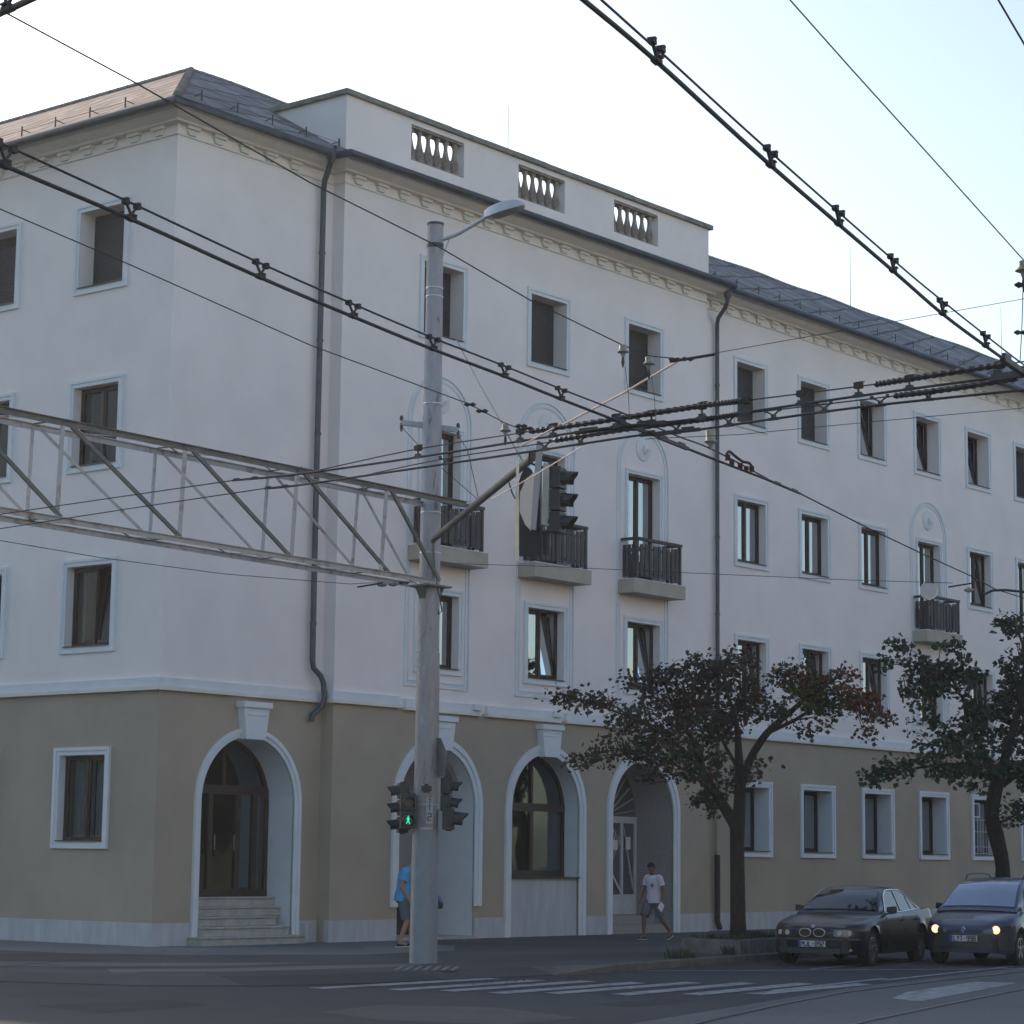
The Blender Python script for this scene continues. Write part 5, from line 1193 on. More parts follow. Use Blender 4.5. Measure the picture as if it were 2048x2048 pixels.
for i in range(8): simple_tree(4 + i * 6.3, -33.5 - (i % 2) * 1.5, 7.8 + (i * 37 % 5) * .4, 3.2, 20 + i, 'leafy street tree mirrored in the front window panes')
for i in range(7): simple_tree(-27 - (i % 2) * 2, 10 + i * 6.4, 10 + (i * 53 % 4), 3.8, 40 + i, 'leafy street tree mirrored in the side window panes')

# ------------------------------------------------------------------ planter and ground litter
PLT = empty('concrete_planter', (8.05, -8.12, 0), 'low square mossy concrete planter round the foot of the reddish tree', 'planter', rz=TH)
g = MB()
hx, hy, hh, th = 1.45, .62, .27, .13
for i in range(4):
    x0 = -hx + i * hx / 2; g.box(x0 + .004, x0 + hx / 2 - .004, -hy, -hy + th, -.01, hh); g.box(x0 + .004, x0 + hx / 2 - .004, hy - th, hy, -.01, hh + .003 * i)
g.box(-hx, -hx + th, -hy + th + .004, hy - th - .004, -.01, hh + .002); g.box(hx - th, hx, -hy + th + .004, hy - th - .004, -.01, hh + .002)
g.obj('rim', M['planter'], PLT, bevel=.012)
g = MB(); g.quad((-hx + .05, -hy + .05, hh - .05), (hx - .05, -hy + .05, hh - .05), (hx - .05, hy - .05, hh - .05), (-hx + .05, hy - .05, hh - .05)); g.obj('soil', M['soil'], PLT)
def weeds(name, spots, seed, m='weed', h=.14, kind='stuff'):
    rnd = random.Random(seed); b = MB()
    for (x, y, z, r, n) in spots:
        for _ in range(n):
            a = rnd.uniform(0, 2 * PI); q = rnd.random() ** .6 * r; p = Vector((x + math.cos(a) * q, y + math.sin(a) * q, z)); hgt = h * rnd.uniform(.4, 1.3); ln = Vector((rnd.gauss(0, .35), rnd.gauss(0, .35), 1)) * hgt; w_ = Vector((rnd.gauss(0, 1), rnd.gauss(0, 1), 0)).normalized() * .016
            b.quad(p - w_, p + w_, p + ln + w_ * .3, p + ln - w_ * .3)
    o = b.obj(name, M[m], merge=False); tag(o, kind=kind); return o
weeds('weeds', [(8.05 + dx, -8.12 + dy, .2, .35, 160) for dx, dy in ((.35, .1), (.55, .0), (-.9, .1), (-.3, -.3), (1.0, .2))] + [(8.35, -8.05, .2, .25, 300), (6.72, -8.75, .0, .16, 130), (4.3, -9.2, 0, .22, 90), (4.7, -9.15, 0, .15, 40)], 3)
rnd = random.Random(11); b = MB()
for _ in range(420):
    x = rnd.uniform(-4, 20); y = -10.15 + (x - 1.3) * .158 - abs(rnd.gauss(0, .22)) + .02
    if x < -1: y = -10.9 - abs(rnd.gauss(0, .2))
    s_ = rnd.uniform(.02, .06); a = rnd.uniform(0, PI); ux = Vector((math.cos(a), math.sin(a), 0)) * s_; uy = Vector((-math.sin(a), math.cos(a), 0)) * s_ * .6; p = Vector((x, y, ZR + .014))
    b.quad(p - ux, p - uy, p + ux + Vector((0, 0, .01)), p + uy)
tag(b.obj('fallen_leaves', M['leafrust'], merge=False), kind='stuff')

# ------------------------------------------------------------------ cars
def tabf(tab): return lambda x: interp(tab, x)
def wheel(root, x, y, r, wd, side, spokes=5, thin=False):
    wd2 = wd / 2; b = MB(); ax = (0, side, 0)
    b.lathe([(r * .66, -wd2), (r * .93, -wd2), (r, -wd2 * .7), (r, wd2 * .7), (r * .93, wd2), (r * .66, wd2)], 36, (x, y, r), ax, cap=False); w_ = b.obj('wheel', M['rubber'], root, smooth=True)
    m_ = MB(); c = Vector((x, y, r)); m_.lathe([(r * .67, -.02), (r * .67, wd2 + .002), (r * .62, wd2 + .004), (r * .60, wd2 - .05), (r * .60, -.02)], 36, c, ax, cap=False)
    k = MB(); k.lathe([(r * .6, wd2 - .09), (r * .59, wd2 - .085)], 24, c, ax); k.obj('brake_shade', M['black'], w_)
    for i in range(spokes):
        a = 2 * PI * i / spokes + .3; d = Vector((math.cos(a), 0, math.sin(a)))
        for off_ in ((-.07, .07) if thin else (0,)):
            d2 = Vector((math.cos(a + off_), 0, math.sin(a + off_))); m_.bar(c + Vector(ax) * (wd2 - .01) + d * r * .08, c + Vector(ax) * (wd2 - .005) + d2 * r * .64, .025 if thin else .06, .02, Vector(ax))
    m_.lathe([(r * .16, wd2 - .03), (r * .15, wd2 + .002), (0.001, wd2 + .006)], 16, c, ax); m_.obj('rim', M['rim'], w_, smooth=True)
def build_car(name, label, cat, rz, anchor, P):
    L, W = P['L'], P['W'] / 2
    def wf(x):
        a, n = P['fa'], P['fn']; b_, m_ = P['ra'], P['rn']; w_ = W
        if x < a: w_ = W * max(0, 1 - (1 - x / a) ** n) ** (1 / n)
        if x > L - b_: w_ = min(w_, W * max(0, 1 - (1 - (L - x) / b_) ** m_) ** (1 / m_))
        return w_
    fx = lambda y: P['fa'] * (1 - max(0, 1 - (abs(y) / W) ** P['fn']) ** (1 / P['fn']))
    zt = tabf(P['top']); wl = P['wheels']; rw = P['r']; ra = rw + .055
    A = Vector((wl[0], P['track'] / 2, 0)); A.rotate(Matrix.Rotation(rz, 3, 'Z'))
    root = empty(name, Vector(anchor) - A, label, cat, 'cars in the street', rz)
    xs_ = [0, .004, .012, .03, .06, .1] + [.15 + i * .05 for i in range(int((L - .3) / .05) + 1)] + [L - .08, L - .04, L - .015, L - .003, L]
    xs_ = sorted(set(round(x, 4) for x in xs_ if 0 <= x <= L)); b = MB(); rows = []
    for x in xs_:
        w_ = wf(x); zb = P['zb'] + .10 * max(0, 1 - x / .25) * .4
        for xw in wl:
            if abs(x - xw) < ra: zb = max(zb, rw + math.sqrt(ra * ra - (x - xw) ** 2))
        T_ = zt(x); sh = min(T_ - .035, P['belt'] - .03); ks = min(1, w_ / W)
        pr = [(w_ - .05 * ks, zb), (w_ - .012, zb + .045), (w_, .44), (w_ - .002, .58), (w_ - .018 * ks, lerp(.58, sh, .6)), (w_ - .055 * ks, sh), (w_ * .90, T_ - .008), (w_ * .6, T_ + .008), (w_ * .3, T_ + .014), (0, T_ + .016)]
        zl = -1; out = []
        for (yy, z_) in pr: z_ = max(z_, zl + .002); zl = z_; out.append((max(yy, 0), z_))
        rows.append([(x, yy, z_) for yy, z_ in out])
    for s_ in (-1, 1):
        k = len(b.v); n = len(rows[0])
        for r_ in rows: b.v += [(x, yy * s_, z_) for x, yy, z_ in r_]
        for i in range(len(rows) - 1):
            for j in range(n - 1): b.f.append((k + i * n + j, k + i * n + j + 1, k + (i + 1) * n + j + 1, k + (i + 1) * n + j)); b.mi.append(0)
    body = b.obj('body', P['paint'], root, smooth=True)
    g = MB(); g.box(.3, L - .3, -W + .12, W - .12, P['zb'] + .02, .55); g.box(.08, L - .1, -W + .25, W - .25, P['zb'] + .03, .5)
    for xw in wl: g.box(xw - ra, xw + ra, -W + .10, W - .10, .3, rw * 2 + .05)
    g.obj('underbody', M['black'], root)
    # greenhouse
    ct = P['cab']; czt = tabf(ct); zb0, zr = P['belt'] - .01, max(z_ for x, z_ in ct); wb, wr = P['wb'], P['wr']
    sidew = lambda z_: wb - (wb - wr) * max(0, (z_ - zb0)) / (zr - zb0)
    x0, x1 = ct[0][0], ct[-1][0]; n = 44; b = MB(); rows = []
    for i in range(n + 1):
        x = x0 + (x1 - x0) * i / n; z_ = max(czt(x), zb0 + .002); ws = sidew(z_)
        rows.append([(x, sidew(zb0), zb0 - .05), (x, sidew(lerp(zb0, z_, .5)), lerp(zb0, z_, .5)), (x, ws + .0, z_ - .05 * min(1, (z_ - zb0) * 3)), (x, ws - .05, z_ - .008), (x, ws * .5, z_ + .010), (x, 0, z_ + .014)])
    for s_ in (-1, 1):
        k = len(b.v); m_ = 6
        for r_ in rows: b.v += [(x, yy * s_, z_) for x, yy, z_ in r_]
        for i in range(n):
            for j in range(m_ - 1): b.f.append((k + i * m_ + j, k + i * m_ + j + 1, k + (i + 1) * m_ + j + 1, k + (i + 1) * m_ + j)); b.mi.append(0)
    b.obj('cabin', P['paint'], root, smooth=True)
    def topglass(xa, xb, nm):
        q = MB(); nx, ny = 8, 8
        def s3(x, t):
            z_ = czt(x); ws = sidew(z_) - .055; y = t * ws; return (x - (.012 if xa < L / 2 else -.012), y, z_ + .014 - .020 * t * t + .010)
        for i in range(nx):
            for j in range(ny):
                a_, c_ = xa + (xb - xa) * i / nx, xa + (xb - xa) * (i + 1) / nx; t0, t1 = -1 + 2 * j / ny, -1 + 2 * (j + 1) / ny
                q.quad(s3(a_, t0), s3(a_, t1), s3(c_, t1), s3(c_, t0))
        return q.obj(nm, M['carglass'], root, smooth=True)
    topglass(*P['wind'], 'windscreen'); topglass(*P['rearw'], 'rear_window')
    if P.get('skyscreen'): [setattr(o.data.materials, 'x', 0) if False else o.data.materials.__setitem__(0, M['skyglass']) for o in COL.objects if o.parent == root and o.name.startswith('windscreen')]
    for s_ in (-1, 1):
        f_ = lambda u, o, z_, s_=s_: Vector((u, s_ * (sidew(z_) + o), z_))
        for poly in P['swin']:
            q = MB(); q.poly(f_, poly, .002, .007); q.obj('side_window', M['carglass'], root)
        if P.get('trim'):
            q = MB(); q.tube([f_(u, .008, z_) for u, z_ in P['trim']], .011, 6); q.obj('window_trim', M['chrome'], root, smooth=True)
    for s_ in (-1, 1):
        g = MB(); mx_ = P['mirror']; g.hexa([(mx_, s_ * (wb + .02), P['belt'] + .02), (mx_ + .10, s_ * (wb + .02), P['belt'] + .02), (mx_ + .12, s_ * (wb + .20), P['belt'] + .02), (mx_ + .03, s_ * (wb + .20), P['belt'] + .02), (mx_, s_ * (wb + .02), P['belt'] + .12), (mx_ + .10, s_ * (wb + .02), P['belt'] + .12), (mx_ + .12, s_ * (wb + .19), P['belt'] + .14), (mx_ + .03, s_ * (wb + .19), P['belt'] + .14)])
        g.obj('wing_mirror', M['black'], root, bevel=.02)
        g = MB()
        for xd in P['doors']:
            pts = [Vector((xd + (.02 if z_ > .8 else 0), s_ * (W + .001 - (.0 if z_ < .6 else (z_ - .6) * .16)), z_)) for z_ in (.30, .45, .58, .75, P['belt'] - .05)]
            g.tube(pts, .0045, 4)
        g.obj('door_seam', M['black'], root)
        for xh in P['handles']:
            h_ = MB(); h_.box(xh, xh + .17, min(s_ * (W - .03), s_ * (W + .015)), max(s_ * (W - .03), s_ * (W + .015)), .79, .82); h_.obj('door_handle', M['black'], root, bevel=.005)
        g = MB(); g.box(P['doors'][0] - .2, P['doors'][-1] + .3, min(s_ * (W - .01), s_ * (W + .012)), max(s_ * (W - .01), s_ * (W + .012)), .50, .535); g.obj('rubbing_strip', M['black'], root)
        if P.get('sillchrome'):
            g = MB(); g.box(P['doors'][0] - .2, P['doors'][-1] + .3, min(s_ * (W + .009), s_ * (W + .016)), max(s_ * (W + .009), s_ * (W + .016)), .532, .54); g.obj('strip_chrome', M['chrome'], root)
    for xw in wl:
        for s_ in (-1, 1): wheel(root, xw, s_ * P['track'] / 2, rw, .205, s_, P['spokes'], P['thin'])
    def patch(nm, ya, yb_, za, zb_, m, o=.006, par=None, zt0=None, nn=10, rise=None):
        q = MB()
        for i in range(nn):
            a_, c_ = ya + (yb_ - ya) * i / nn, ya + (yb_ - ya) * (i + 1) / nn
            hi = lambda t: zb_ if rise is None else rise((t - ya) / (yb_ - ya))[1]
            lo = lambda t: za if rise is None else rise((t - ya) / (yb_ - ya))[0]
            q.quad((fx(a_) - o, a_, lo(a_)), (fx(c_) - o, c_, lo(c_)), (fx(c_) - o + .01, c_, hi(c_)), (fx(a_) - o + .01, a_, hi(a_)))
        return q.obj(nm, m, par or root, smooth=True)
    # number plate
    zc, txt = P['plate']
    q = MB(); q.box(fx(0) - .028, fx(0) - .016, -.26, .26, zc - .055, zc + .055); pl_ = q.obj('number_plate', M['platewhite'], root)
    q = MB(); q.box(fx(0) - .030, fx(0) - .0285, .21, .258, zc - .053, zc + .053); q.obj('blue_band', M['plateblue'], pl_)
    q = MB(); seg_text(q, txt, Vector((fx(0) - .031, -.022, zc)), Vector((0, -1, 0)), Z, .082, .015); q.obj('plate_lettering', M['glyph'], pl_)
    return root, patch, fx
rzc = math.radians(11.5)
aw = on(1579, 1926.5, 2, ZR); 
sed, patch, fx = build_car('sedan_car', 'black four-door saloon with double kidney grille, lights off, left car', 'car', rzc, aw, dict(L=4.78, W=1.80, fa=.62, fn=2.4, ra=.5, rn=2.6, zb=.20, belt=.93, r=.315, track=1.52, wheels=(.84, 3.67), paint=M['carblack'],
    top=[(0, .60), (.03, .665), (.10, .70), (.3, .755), (.7, .825), (1.1, .885), (1.45, .925), (2.5, .945), (3.9, .99), (4.3, 1.01), (4.65, .99), (4.74, .93), (4.78, .80)],
    cab=[(1.36, .92), (1.6, 1.08), (1.85, 1.24), (2.08, 1.35), (2.3, 1.395), (2.7, 1.415), (3.1, 1.40), (3.4, 1.33), (3.7, 1.19), (3.95, 1.04), (4.05, .97)], wb=.80, wr=.58, wind=(1.46, 2.05), rearw=(3.35, 3.9),
    swin=[[(1.78, .965), (2.62, .975), (2.62, 1.335), (2.28, 1.335), (2.05, 1.25)], [(2.69, .975), (3.30, .985), (3.22, 1.28), (3.05, 1.33), (2.69, 1.34)], [(3.36, .99), (3.68, 1.0), (3.55, 1.12), (3.30, 1.245)]],
    trim=[(1.74, .955), (2.03, 1.25), (2.27, 1.355), (2.7, 1.368), (3.08, 1.35), (3.35, 1.25), (3.60, 1.10), (3.72, .99), (2.7, .955), (1.80, .945)], mirror=1.75, doors=(1.62, 2.66, 3.45), handles=(2.45, 3.30), sillchrome=True, spokes=10, thin=True, plate=(.40, 'MJL-892')))
for s_ in (-1, 1):
    ya, yb_ = sorted((s_ * .40, s_ * .80)); hl = patch('headlight', ya, yb_, .535, .655, M['headoff'], .010)
    for y in (.50, .66):
        q = MB(); q.tube([(fx(y) - .011, s_ * y, .595), (fx(y) - .020, s_ * y, .595)], [.048, .044], 16); q.obj('headlight_bowl', M['chrome'], hl)
    q = MB(); c = Vector((fx(.13) - .012, s_ * .135, .60)); pts = [c + Vector((0, .115 * math.cos(t) * (1 if abs(math.cos(t)) < .8 else .95), .072 * math.sin(t))) for t in [2 * PI * i / 24 for i in range(25)]]
    q.tube(pts, .012, 6); kr = q.obj('kidney_grille', M['chrome'], sed, smooth=True)
    q = MB(); q.tube([c + Vector((-.002, 0, 0)), c + Vector((.006, 0, 0))], [.07, .07], 20); k = q.v; q.v = [(x, (y - c.y) * 1.55 + c.y, z_) for x, y, z_ in k]; q.obj('grille_mesh', M['black'], kr)
patch('lower_intake', -.5, .5, .225, .33, M['black'], .008); patch('bumper_strip', -.80, .80, .465, .50, M['bumper'], .014, nn=20)
for s_ in (-1, 1):
    ya, yb_ = sorted((s_ * .55, s_ * .70)); patch('fog_lamp', ya, yb_, .27, .32, M['carglass'], .012)
q = MB(); c = Vector((.05, 0, .71)); q.tube([c, c + Vector((-.012, 0, .012))], [.036, .034], 18); bd = q.obj('badge', M['platewhite'], sed)
q = MB(); q.tube([c + Vector((-.013, 0, .013)), c + Vector((-.016, 0, .016))], [.02, .02], 4); q.obj('badge_quarters', M['badgeblue'], bd)

aw2 = on(1880, 1926, 2, ZR)
mpv, patch, fx = build_car('compact_van_car', 'grey-blue family car with lit orange headlights and roof bars, right car', 'car', math.radians(10.5), aw2, dict(L=4.13, W=1.72, fa=.60, fn=2.3, ra=.4, rn=3, zb=.21, belt=.99, r=.305, track=1.46, wheels=(.80, 3.38), paint=M['cargrey'],
    top=[(0, .56), (.03, .66), (.10, .72), (.3, .82), (.6, .915), (.85, .98), (1.0, 1.0), (3.9, 1.02), (4.08, 1.0), (4.13, .85)],
    cab=[(.80, .99), (1.05, 1.15), (1.35, 1.34), (1.65, 1.49), (1.95, 1.565), (2.4, 1.60), (3.2, 1.59), (3.7, 1.53), (3.9, 1.38), (4.05, 1.02)], wb=.78, wr=.60, wind=(.92, 1.78), rearw=(3.75, 4.0),
    swin=[[(1.35, 1.03), (2.25, 1.03), (2.25, 1.47), (1.85, 1.46), (1.62, 1.36)], [(2.33, 1.03), (3.15, 1.04), (3.15, 1.46), (2.33, 1.475)], [(3.22, 1.05), (3.7, 1.06), (3.6, 1.42), (3.22, 1.45)]], mirror=1.28, doors=(1.35, 2.29, 3.2), handles=(2.1, 3.0), spokes=5, thin=False, skyscreen=True, plate=(.50, 'LYT-998')))
for s_ in (-1, 1):
    ya, yb_ = (.36, .80) if s_ > 0 else (-.80, -.36)
    rise = (lambda t: (.60 + .02 * math.sin(PI * t), .66 + .09 * t)) if s_ > 0 else (lambda t: (.60 + .02 * math.sin(PI * t), .66 + .09 * (1 - t)))
    hl = patch('headlight', ya, yb_, .60, .72, M['headoff'], .012, rise=rise)
    q = MB(); q.tube([(fx(.58) - .013, s_ * .58, .66), (fx(.58) - .03, s_ * .58, .66)], [.075, .06], 16); o = q.obj('lit_lamp', M['headon'], hl, smooth=True)
    q = MB(); q.tube([(fx(.58) - .031, s_ * .585, .67), (fx(.58) - .036, s_ * .585, .67)], [.038, .030], 12); q.obj('bulb_glow', M['headcore'], hl)
    ya, yb_ = sorted((s_ * .08, s_ * .34)); patch('grille_slot', ya, yb_, .60, .65, M['black'], .012)
patch('bumper', -.84, .84, .30, .575, M['bumper'], .010, nn=24); patch('lower_intake', -.5, .5, .31, .40, M['black'], .014)
q = MB(); c = Vector((fx(0) - .015, 0, .655)); pts = [c + Vector((0, a_, b_)) for a_, b_ in ((0, .05), (.034, 0), (0, -.05), (-.034, 0), (0, .05))]; q.tube(pts, .009, 6); q.obj('badge', M['chrome'], mpv)
for s_ in (-1, 1):
    q = MB(); q.tube(smooth([Vector((1.95, s_ * .56, 1.57)), Vector((2.1, s_ * .56, 1.66)), Vector((2.7, s_ * .56, 1.685)), Vector((3.4, s_ * .56, 1.66)), Vector((3.6, s_ * .56, 1.56))]), .016, 6); q.obj('roof_bar', M['black'], mpv, smooth=True)
q = MB(); q.tube([(.93, .60, 1.055), (1.0, .2, 1.115), (.95, -.35, 1.09)], .008, 5); q.obj('wiper', M['black'], mpv)
q = MB(); q.tube([(1.98, 0, 1.58), (2.05, 0, 1.74)], .006, 5); q.obj('aerial', M['black'], mpv)

# ------------------------------------------------------------------ people
def skinmesh(J, E, root, name, mats, sub=2):
    names = list(J); me = bpy.data.meshes.new(name); me.from_pydata([J[k][0] for k in names], [(names.index(a), names.index(b_)) for a, b_ in E], [])
    o = bpy.data.objects.new(name, me); COL.objects.link(o); sk_ = o.modifiers.new('skin', 'SKIN'); sk_.use_smooth_shade = True; sk_.branch_smoothing = .6
    sb = o.modifiers.new('sub', 'SUBSURF'); sb.levels = sub; sb.render_levels = sub
    for i, k in enumerate(names):
        v = me.skin_vertices[0].data[i]; r_ = J[k][1]; v.radius = r_ if isinstance(r_, tuple) else (r_, r_); v.use_root = (k == root)
    dg = bpy.context.evaluated_depsgraph_get(); dg.update()
    m2 = bpy.data.meshes.new_from_object(o.evaluated_get(dg)); m2.name = name
    bpy.data.objects.remove(o); m2.materials.clear(); m2.materials.append(mats)
    for p in m2.polygons: p.use_smooth = True
    o2 = bpy.data.objects.new(name, m2); COL.objects.link(o2); return o2
def person(label, loc, rz, pose, skin, hair, top, short, shoe, sc_=1.0, group=None):
    """x forward, y left, z up; joints in metres for a 1.72 m figure"""
    V = Vector; J = {}; E = []
    pel = V(pose['pelvis']); chest = V(pose['chest']); neck = V(pose['neck']); head = V(pose['head']); up = (head - neck).normalized(); fwd = V(pose['look']).normalized(); fwd = (fwd - up * fwd.dot(up)).normalized()
    J['pelvis'] = (pel, (.105, .135)); J['waist'] = (pel.lerp(chest, .45), (.095, .125)); J['chest'] = (chest, (.105, .155)); J['neck'] = (neck, .052); J['neck2'] = (neck.lerp(head, .35), .05)
    J['jaw'] = (head - up * .045 + fwd * .018, .064); J['skull'] = (head + up * .035, (.085, .082)); J['crown'] = (head + up * .085, .060); J['nose'] = (head - up * .01 + fwd * .098, .012)
    E += [('pelvis', 'waist'), ('waist', 'chest'), ('chest', 'neck'), ('neck', 'neck2'), ('neck2', 'jaw'), ('jaw', 'skull'), ('skull', 'crown'), ('jaw', 'nose')]
    for s_, sn_ in (('l', 1), ('r', -1)):
        sh, el, wr_, hd_ = [V(q) for q in pose['arm_' + s_]]; hp_, kn, an, toe = [V(q) for q in pose['leg_' + s_]]
        J['sh' + s_] = (sh, .052); J['el' + s_] = (el, .038); J['wr' + s_] = (wr_, .027); J['pa' + s_] = (wr_.lerp(hd_, .45), (.018, .036))
        E += [('chest', 'sh' + s_), ('sh' + s_, 'el' + s_), ('el' + s_, 'wr' + s_), ('wr' + s_, 'pa' + s_)]
        d = (hd_ - wr_).normalized(); sdw = d.cross(V((0, 1, 0)) if abs(d.y) < .8 else V((0, 0, 1))).normalized(); cl = d.cross(sdw) * sn_
        for k, (o_, l_) in enumerate(((.030, .07), (.011, .082), (-.009, .078), (-.027, .062))):
            a_ = wr_.lerp(hd_, .55) + sdw * o_; J['f%d' % k + s_] = (a_ + d * l_ * .5 + cl * .006, .0085); J['g%d' % k + s_] = (a_ + d * l_ * .85 + cl * .026, .0075); E += [('pa' + s_, 'f%d' % k + s_), ('f%d' % k + s_, 'g%d' % k + s_)]
        J['th' + s_] = (wr_.lerp(hd_, .35) + sdw * .045 + cl * .012, .011); E += [('pa' + s_, 'th' + s_)]
        J['hp' + s_] = (hp_, .085); J['mt' + s_] = (hp_.lerp(kn, .5), .074); J['kn' + s_] = (kn, .052); J['ca' + s_] = (kn.lerp(an, .35), .054); J['an' + s_] = (an, .036); J['he' + s_] = (an + V((-.03, 0, -.045)), .034); J['to' + s_] = (toe, (.026, .04))
        E += [('pelvis', 'hp' + s_), ('hp' + s_, 'mt' + s_), ('mt' + s_, 'kn' + s_), ('kn' + s_, 'ca' + s_), ('ca' + s_, 'an' + s_), ('an' + s_, 'he' + s_), ('an' + s_, 'to' + s_)]
    root = skinmesh(J, E, 'pelvis', 'person', skin); root.location = loc; root.rotation_euler = (0, 0, rz); root.scale = (sc_,) * 3
    tag(root, label, 'person', group)
    def child(o): o.parent = root; return o
    add = lambda k, e: ((J[k][1][0] + e, J[k][1][1] + e) if isinstance(J[k][1], tuple) else J[k][1] + e)
    side = Vector((0, 1, 0))
    def etube(b, rings, n=20):
        k = len(b.v)
        for i_, (c, rf, rs_) in enumerate(rings):
            d = (rings[min(i_ + 1, len(rings) - 1)][0] - rings[max(i_ - 1, 0)][0]).normalized(); f_ = side.cross(d).normalized(); sd__ = d.cross(f_)
            for q_ in range(n):
                t = 2 * PI * q_ / n; ct_, st_ = math.cos(t), math.sin(t); wv = 1 + .02 * math.sin(5 * t + i_)
                b.v.append(tuple(c + f_ * rf * ct_ * wv + sd__ * rs_ * st_ * wv))
        for i_ in range(len(rings) - 1):
            for q_ in range(n): b.f.append((k + i_ * n + q_, k + i_ * n + (q_ + 1) % n, k + (i_ + 1) * n + (q_ + 1) % n, k + (i_ + 1) * n + q_)); b.mi.append(b.cur)
    b = MB(); ud = (chest - pel).normalized(); un = (neck - chest).normalized()
    etube(b, [(pel - ud * .08, .150, .188), (pel + ud * .02, .142, .180), (pel.lerp(chest, .4), .124, .158), (pel.lerp(chest, .75), .130, .172), (chest + un * .02, .138, .192), (chest + un * .10, .118, .215), (neck - un * .045, .090, .155), (neck - un * .015, .064, .075)])
    for s_ in 'lr':
        sh_, el_ = J['sh' + s_][0], J['el' + s_][0]; inn = sh_.lerp(chest, .35)
        b.tube(smooth([inn, sh_.lerp(inn, .3) + Vector((0, 0, .012)), sh_.lerp(el_, .15), sh_.lerp(el_, .62)], 3), [.06, .066, .070, .074, .075, .074, .072, .070, .068, .070], 14, cap=False)
    child(b.obj('shirt', top, smooth=True))
    b = MB(); etube(b, [(pel + ud * .05, .115, .150), (pel, .122, .160), (pel - Vector((0, 0, .07)), .122, .162), (pel - Vector((0, 0, .12)), .08, .12)])
    for s_ in 'lr':
        hp_, kn = J['hp' + s_][0], J['kn' + s_][0]
        b.tube(smooth([hp_ + Vector((0, 0, .05)), hp_.lerp(kn, .15), hp_.lerp(kn, .5), hp_.lerp(kn, .92)], 3), [.080, .092, .102, .108, .110, .108, .106, .104, .103, .104], 16, cap=False)
    child(b.obj('shorts', short, smooth=True))
    for s_ in 'lr':
        a_, t_ = J['an' + s_][0], J['to' + s_][0]; he = a_ + V((-.05, 0, -.05)); d = (t_ - he)
        o = child(skinmesh({'a': (he + V((0, 0, .008)), (.036, .040)), 'b': (he + d * .5 + V((0, 0, .008)), (.034, .044)), 'c': (t_ + d * .12, (.022, .042))}, [('a', 'b'), ('b', 'c')], 'a', 'shoe', shoe))
        q = MB(); q.bar(he - V((.02, 0, .024)) , t_ + d * .10 - V((0, 0, .016)), .070, .014, Z); so_ = q.obj('sole', M['sole'], o)
    b = MB(); lat0 = up.cross(fwd); c0 = head + up * .042 - fwd * .004; nu, nv = 20, 14; k = 0
    P__ = [[c0 + (fwd * math.cos(2 * PI * a_ / nu) * .098 + lat0 * math.sin(2 * PI * a_ / nu) * .090) * math.sin(PI * e_ / nv) * (1 + .04 * math.sin(a_ * 4.1 + e_)) + up * .100 * math.cos(PI * e_ / nv) for a_ in range(nu)] for e_ in range(nv + 1)]
    for e_ in range(nv):
        for a_ in range(nu):
            ff, uu = math.cos(2 * PI * (a_ + .5) / nu), math.cos(PI * (e_ + .5) / nv)
            if uu < .30 and ff > .25: continue
            if uu < -.1 and ff > -.35: continue
            if uu < -.75: continue
            b.quad(P__[e_][a_], P__[e_][(a_ + 1) % nu], P__[e_ + 1][(a_ + 1) % nu], P__[e_ + 1][a_])
    child(b.obj('hair', hair, smooth=True))
    for sn_ in (-1, 1):
        lat = up.cross(fwd) * sn_; q = MB(); c = head + fwd * .082 + lat * .030 + up * .012; q.tube([c, c + fwd * .006], [.010, .006], 8); child(q.obj('eye', M['glyph']))
    q = MB(); lat = up.cross(fwd); c = head + fwd * .080 - up * .050; q.tube([c - lat * .022, c + lat * .022], .006, 6); child(q.obj('mouth', skin))
    return root
w1 = on(1302, 1881, 2, 0.0)
P1 = dict(pelvis=(0, 0, .90), chest=(.02, 0, 1.26), neck=(.03, 0, 1.44), head=(.075, 0, 1.565), look=(.75, .25, -.45),
    arm_l=[(.02, .19, 1.37), (-.06, .25, 1.10), (.05, .27, .87), (.10, .26, .70)], arm_r=[(.02, -.19, 1.37), (.05, -.25, 1.10), (.20, -.22, .88), (.30, -.20, .78)],
    leg_l=[(-.02, .09, .86), (-.10, .10, .50), (-.43, .11, .17), (-.33, .12, .035)], leg_r=[(.02, -.09, .86), (.22, -.09, .50), (.22, -.09, .085), (.37, -.09, .035)])
p1 = person('young man in white t-shirt and grey shorts walking left past the street door', (w1.x + .1, w1.y, .008), math.radians(172), P1, M['skindark'], M['hair'], M['tshirt'], M['shorts'], M['shoe'], .99)
q = MB(); c = Vector((.155, .10, 1.20)); q.tube([c, c + Vector((.012, 0, 0))], [.045, .045], 14); o = q.obj('shirt_print', M['print'], p1)
q = MB(); q.bar((.03, .29, .80), (.14, .31, .66), .012, .15, Vector((1, 0, .8))); o = q.obj('paper_sheet', M['paper'])
o.parent = None; o.location = p1.location; o.rotation_euler = p1.rotation_euler; tag(o, 'white folded paper in the hand of the young man', 'paper')
w2 = on(803, 1896, 2, 0.0)
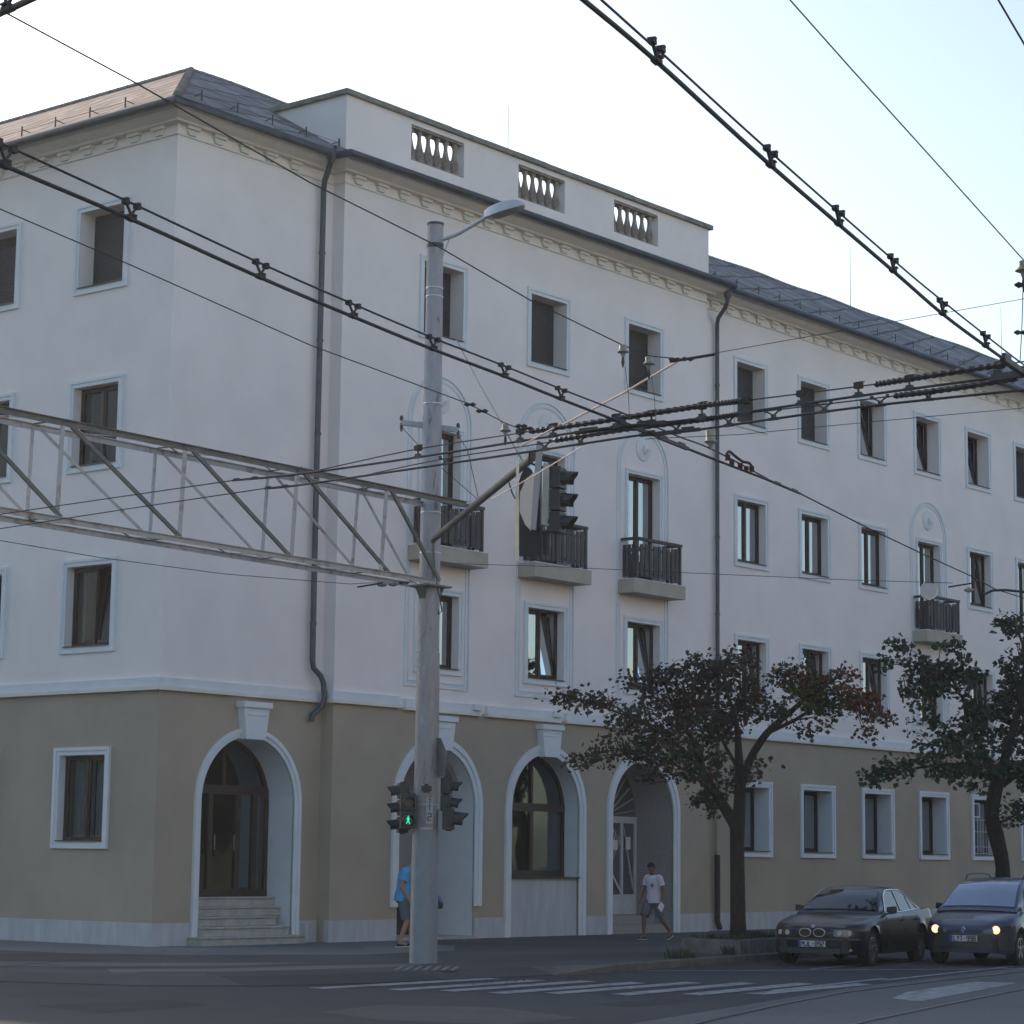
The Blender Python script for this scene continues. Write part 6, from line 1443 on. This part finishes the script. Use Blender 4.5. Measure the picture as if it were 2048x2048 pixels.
P2 = dict(pelvis=(-.02, 0, .90), chest=(.02, 0, 1.26), neck=(.12, 0, 1.43), head=(.23, 0, 1.53), look=(1, 0, -.6),
    arm_l=[(.06, .19, 1.36), (.20, .24, 1.10), (.46, .20, .98), (.60, .18, .92)], arm_r=[(.02, -.19, 1.36), (-.08, -.25, 1.08), (.08, -.26, .84), (.14, -.25, .70)],
    leg_l=[(.0, .09, .86), (.18, .10, .49), (.16, .10, .085), (.31, .10, .035)], leg_r=[(0, -.09, .86), (.06, -.09, .47), (-.07, -.09, .085), (.08, -.09, .035)])
p2 = person('stooping person in light blue shirt and shorts mostly hidden behind the pole', (w2.x + .05, w2.y + .02, .008), math.radians(-40), P2, M['skin'], M['hairgrey'], M['blueshirt'], M['shorts2'], M['shoe'], 1.08)
BG = empty('handbag', p2.matrix_world.translation, 'dark and blue bag showing at the right edge of the pole', 'bag'); bgp = dep(872, 1795, depth_of(w2) - .55); BG.location = bgp
g = MB(); pts = [(-.12, -.02), (.02, .0), (.14, -.10), (.13, -.20), (-.02, -.24), (-.14, -.20)]
def flat(b, pts, th):
    k = len(b.v); n = len(pts); P_ = [R_ * x + Z * z_ for x, z_ in pts]; b.v += [tuple(p - Fd * th) for p in P_] + [tuple(p + Fd * th) for p in P_]
    b.f.append(tuple(range(k, k + n))); b.f.append(tuple(range(k + n, k + 2 * n))[::-1]); b.mi += [b.cur] * 2
    for i in range(n): b.f.append((k + i, k + (i + 1) % n, k + n + (i + 1) % n, k + n + i)); b.mi.append(b.cur)
flat(g, pts, .07); g.obj('pouch', M['bag'], BG, bevel=.02)
g = MB(); flat(g, [(-.14, .10), (-.02, .12), (.08, .02), (.15, -.09), (.13, -.115), (.02, -.02), (-.12, -.03)], .08); g.obj('cloth_flap', M['bagblue'], BG, bevel=.015)
g = MB(); g.tube([R_ * -.12 + Z * .0, R_ * -.08 + Z * .16, R_ * .0 + Z * .0], .010, 6); g.obj('strap', M['bag'], BG)

# ------------------------------------------------------------------ added haze imitating the veil of lens flare
hz = MB(); hz.box(-60, 90, -80, 90, -1.5, 24)
hm = bpy.data.materials.new('flare_veil'); hm.use_nodes = True; t = hm.node_tree; t.nodes.clear()
o_ = t.nodes.new('ShaderNodeOutputMaterial'); pv_ = t.nodes.new('ShaderNodeVolumePrincipled'); pv_.inputs['Color'].default_value = (.88, .94, 1, 1); pv_.inputs['Density'].default_value = 0.0004; pv_.inputs['Anisotropy'].default_value = 0.35
t.links.new(pv_.outputs[0], o_.inputs['Volume'])
tag(hz.obj('flare_haze', hm), kind='stuff')
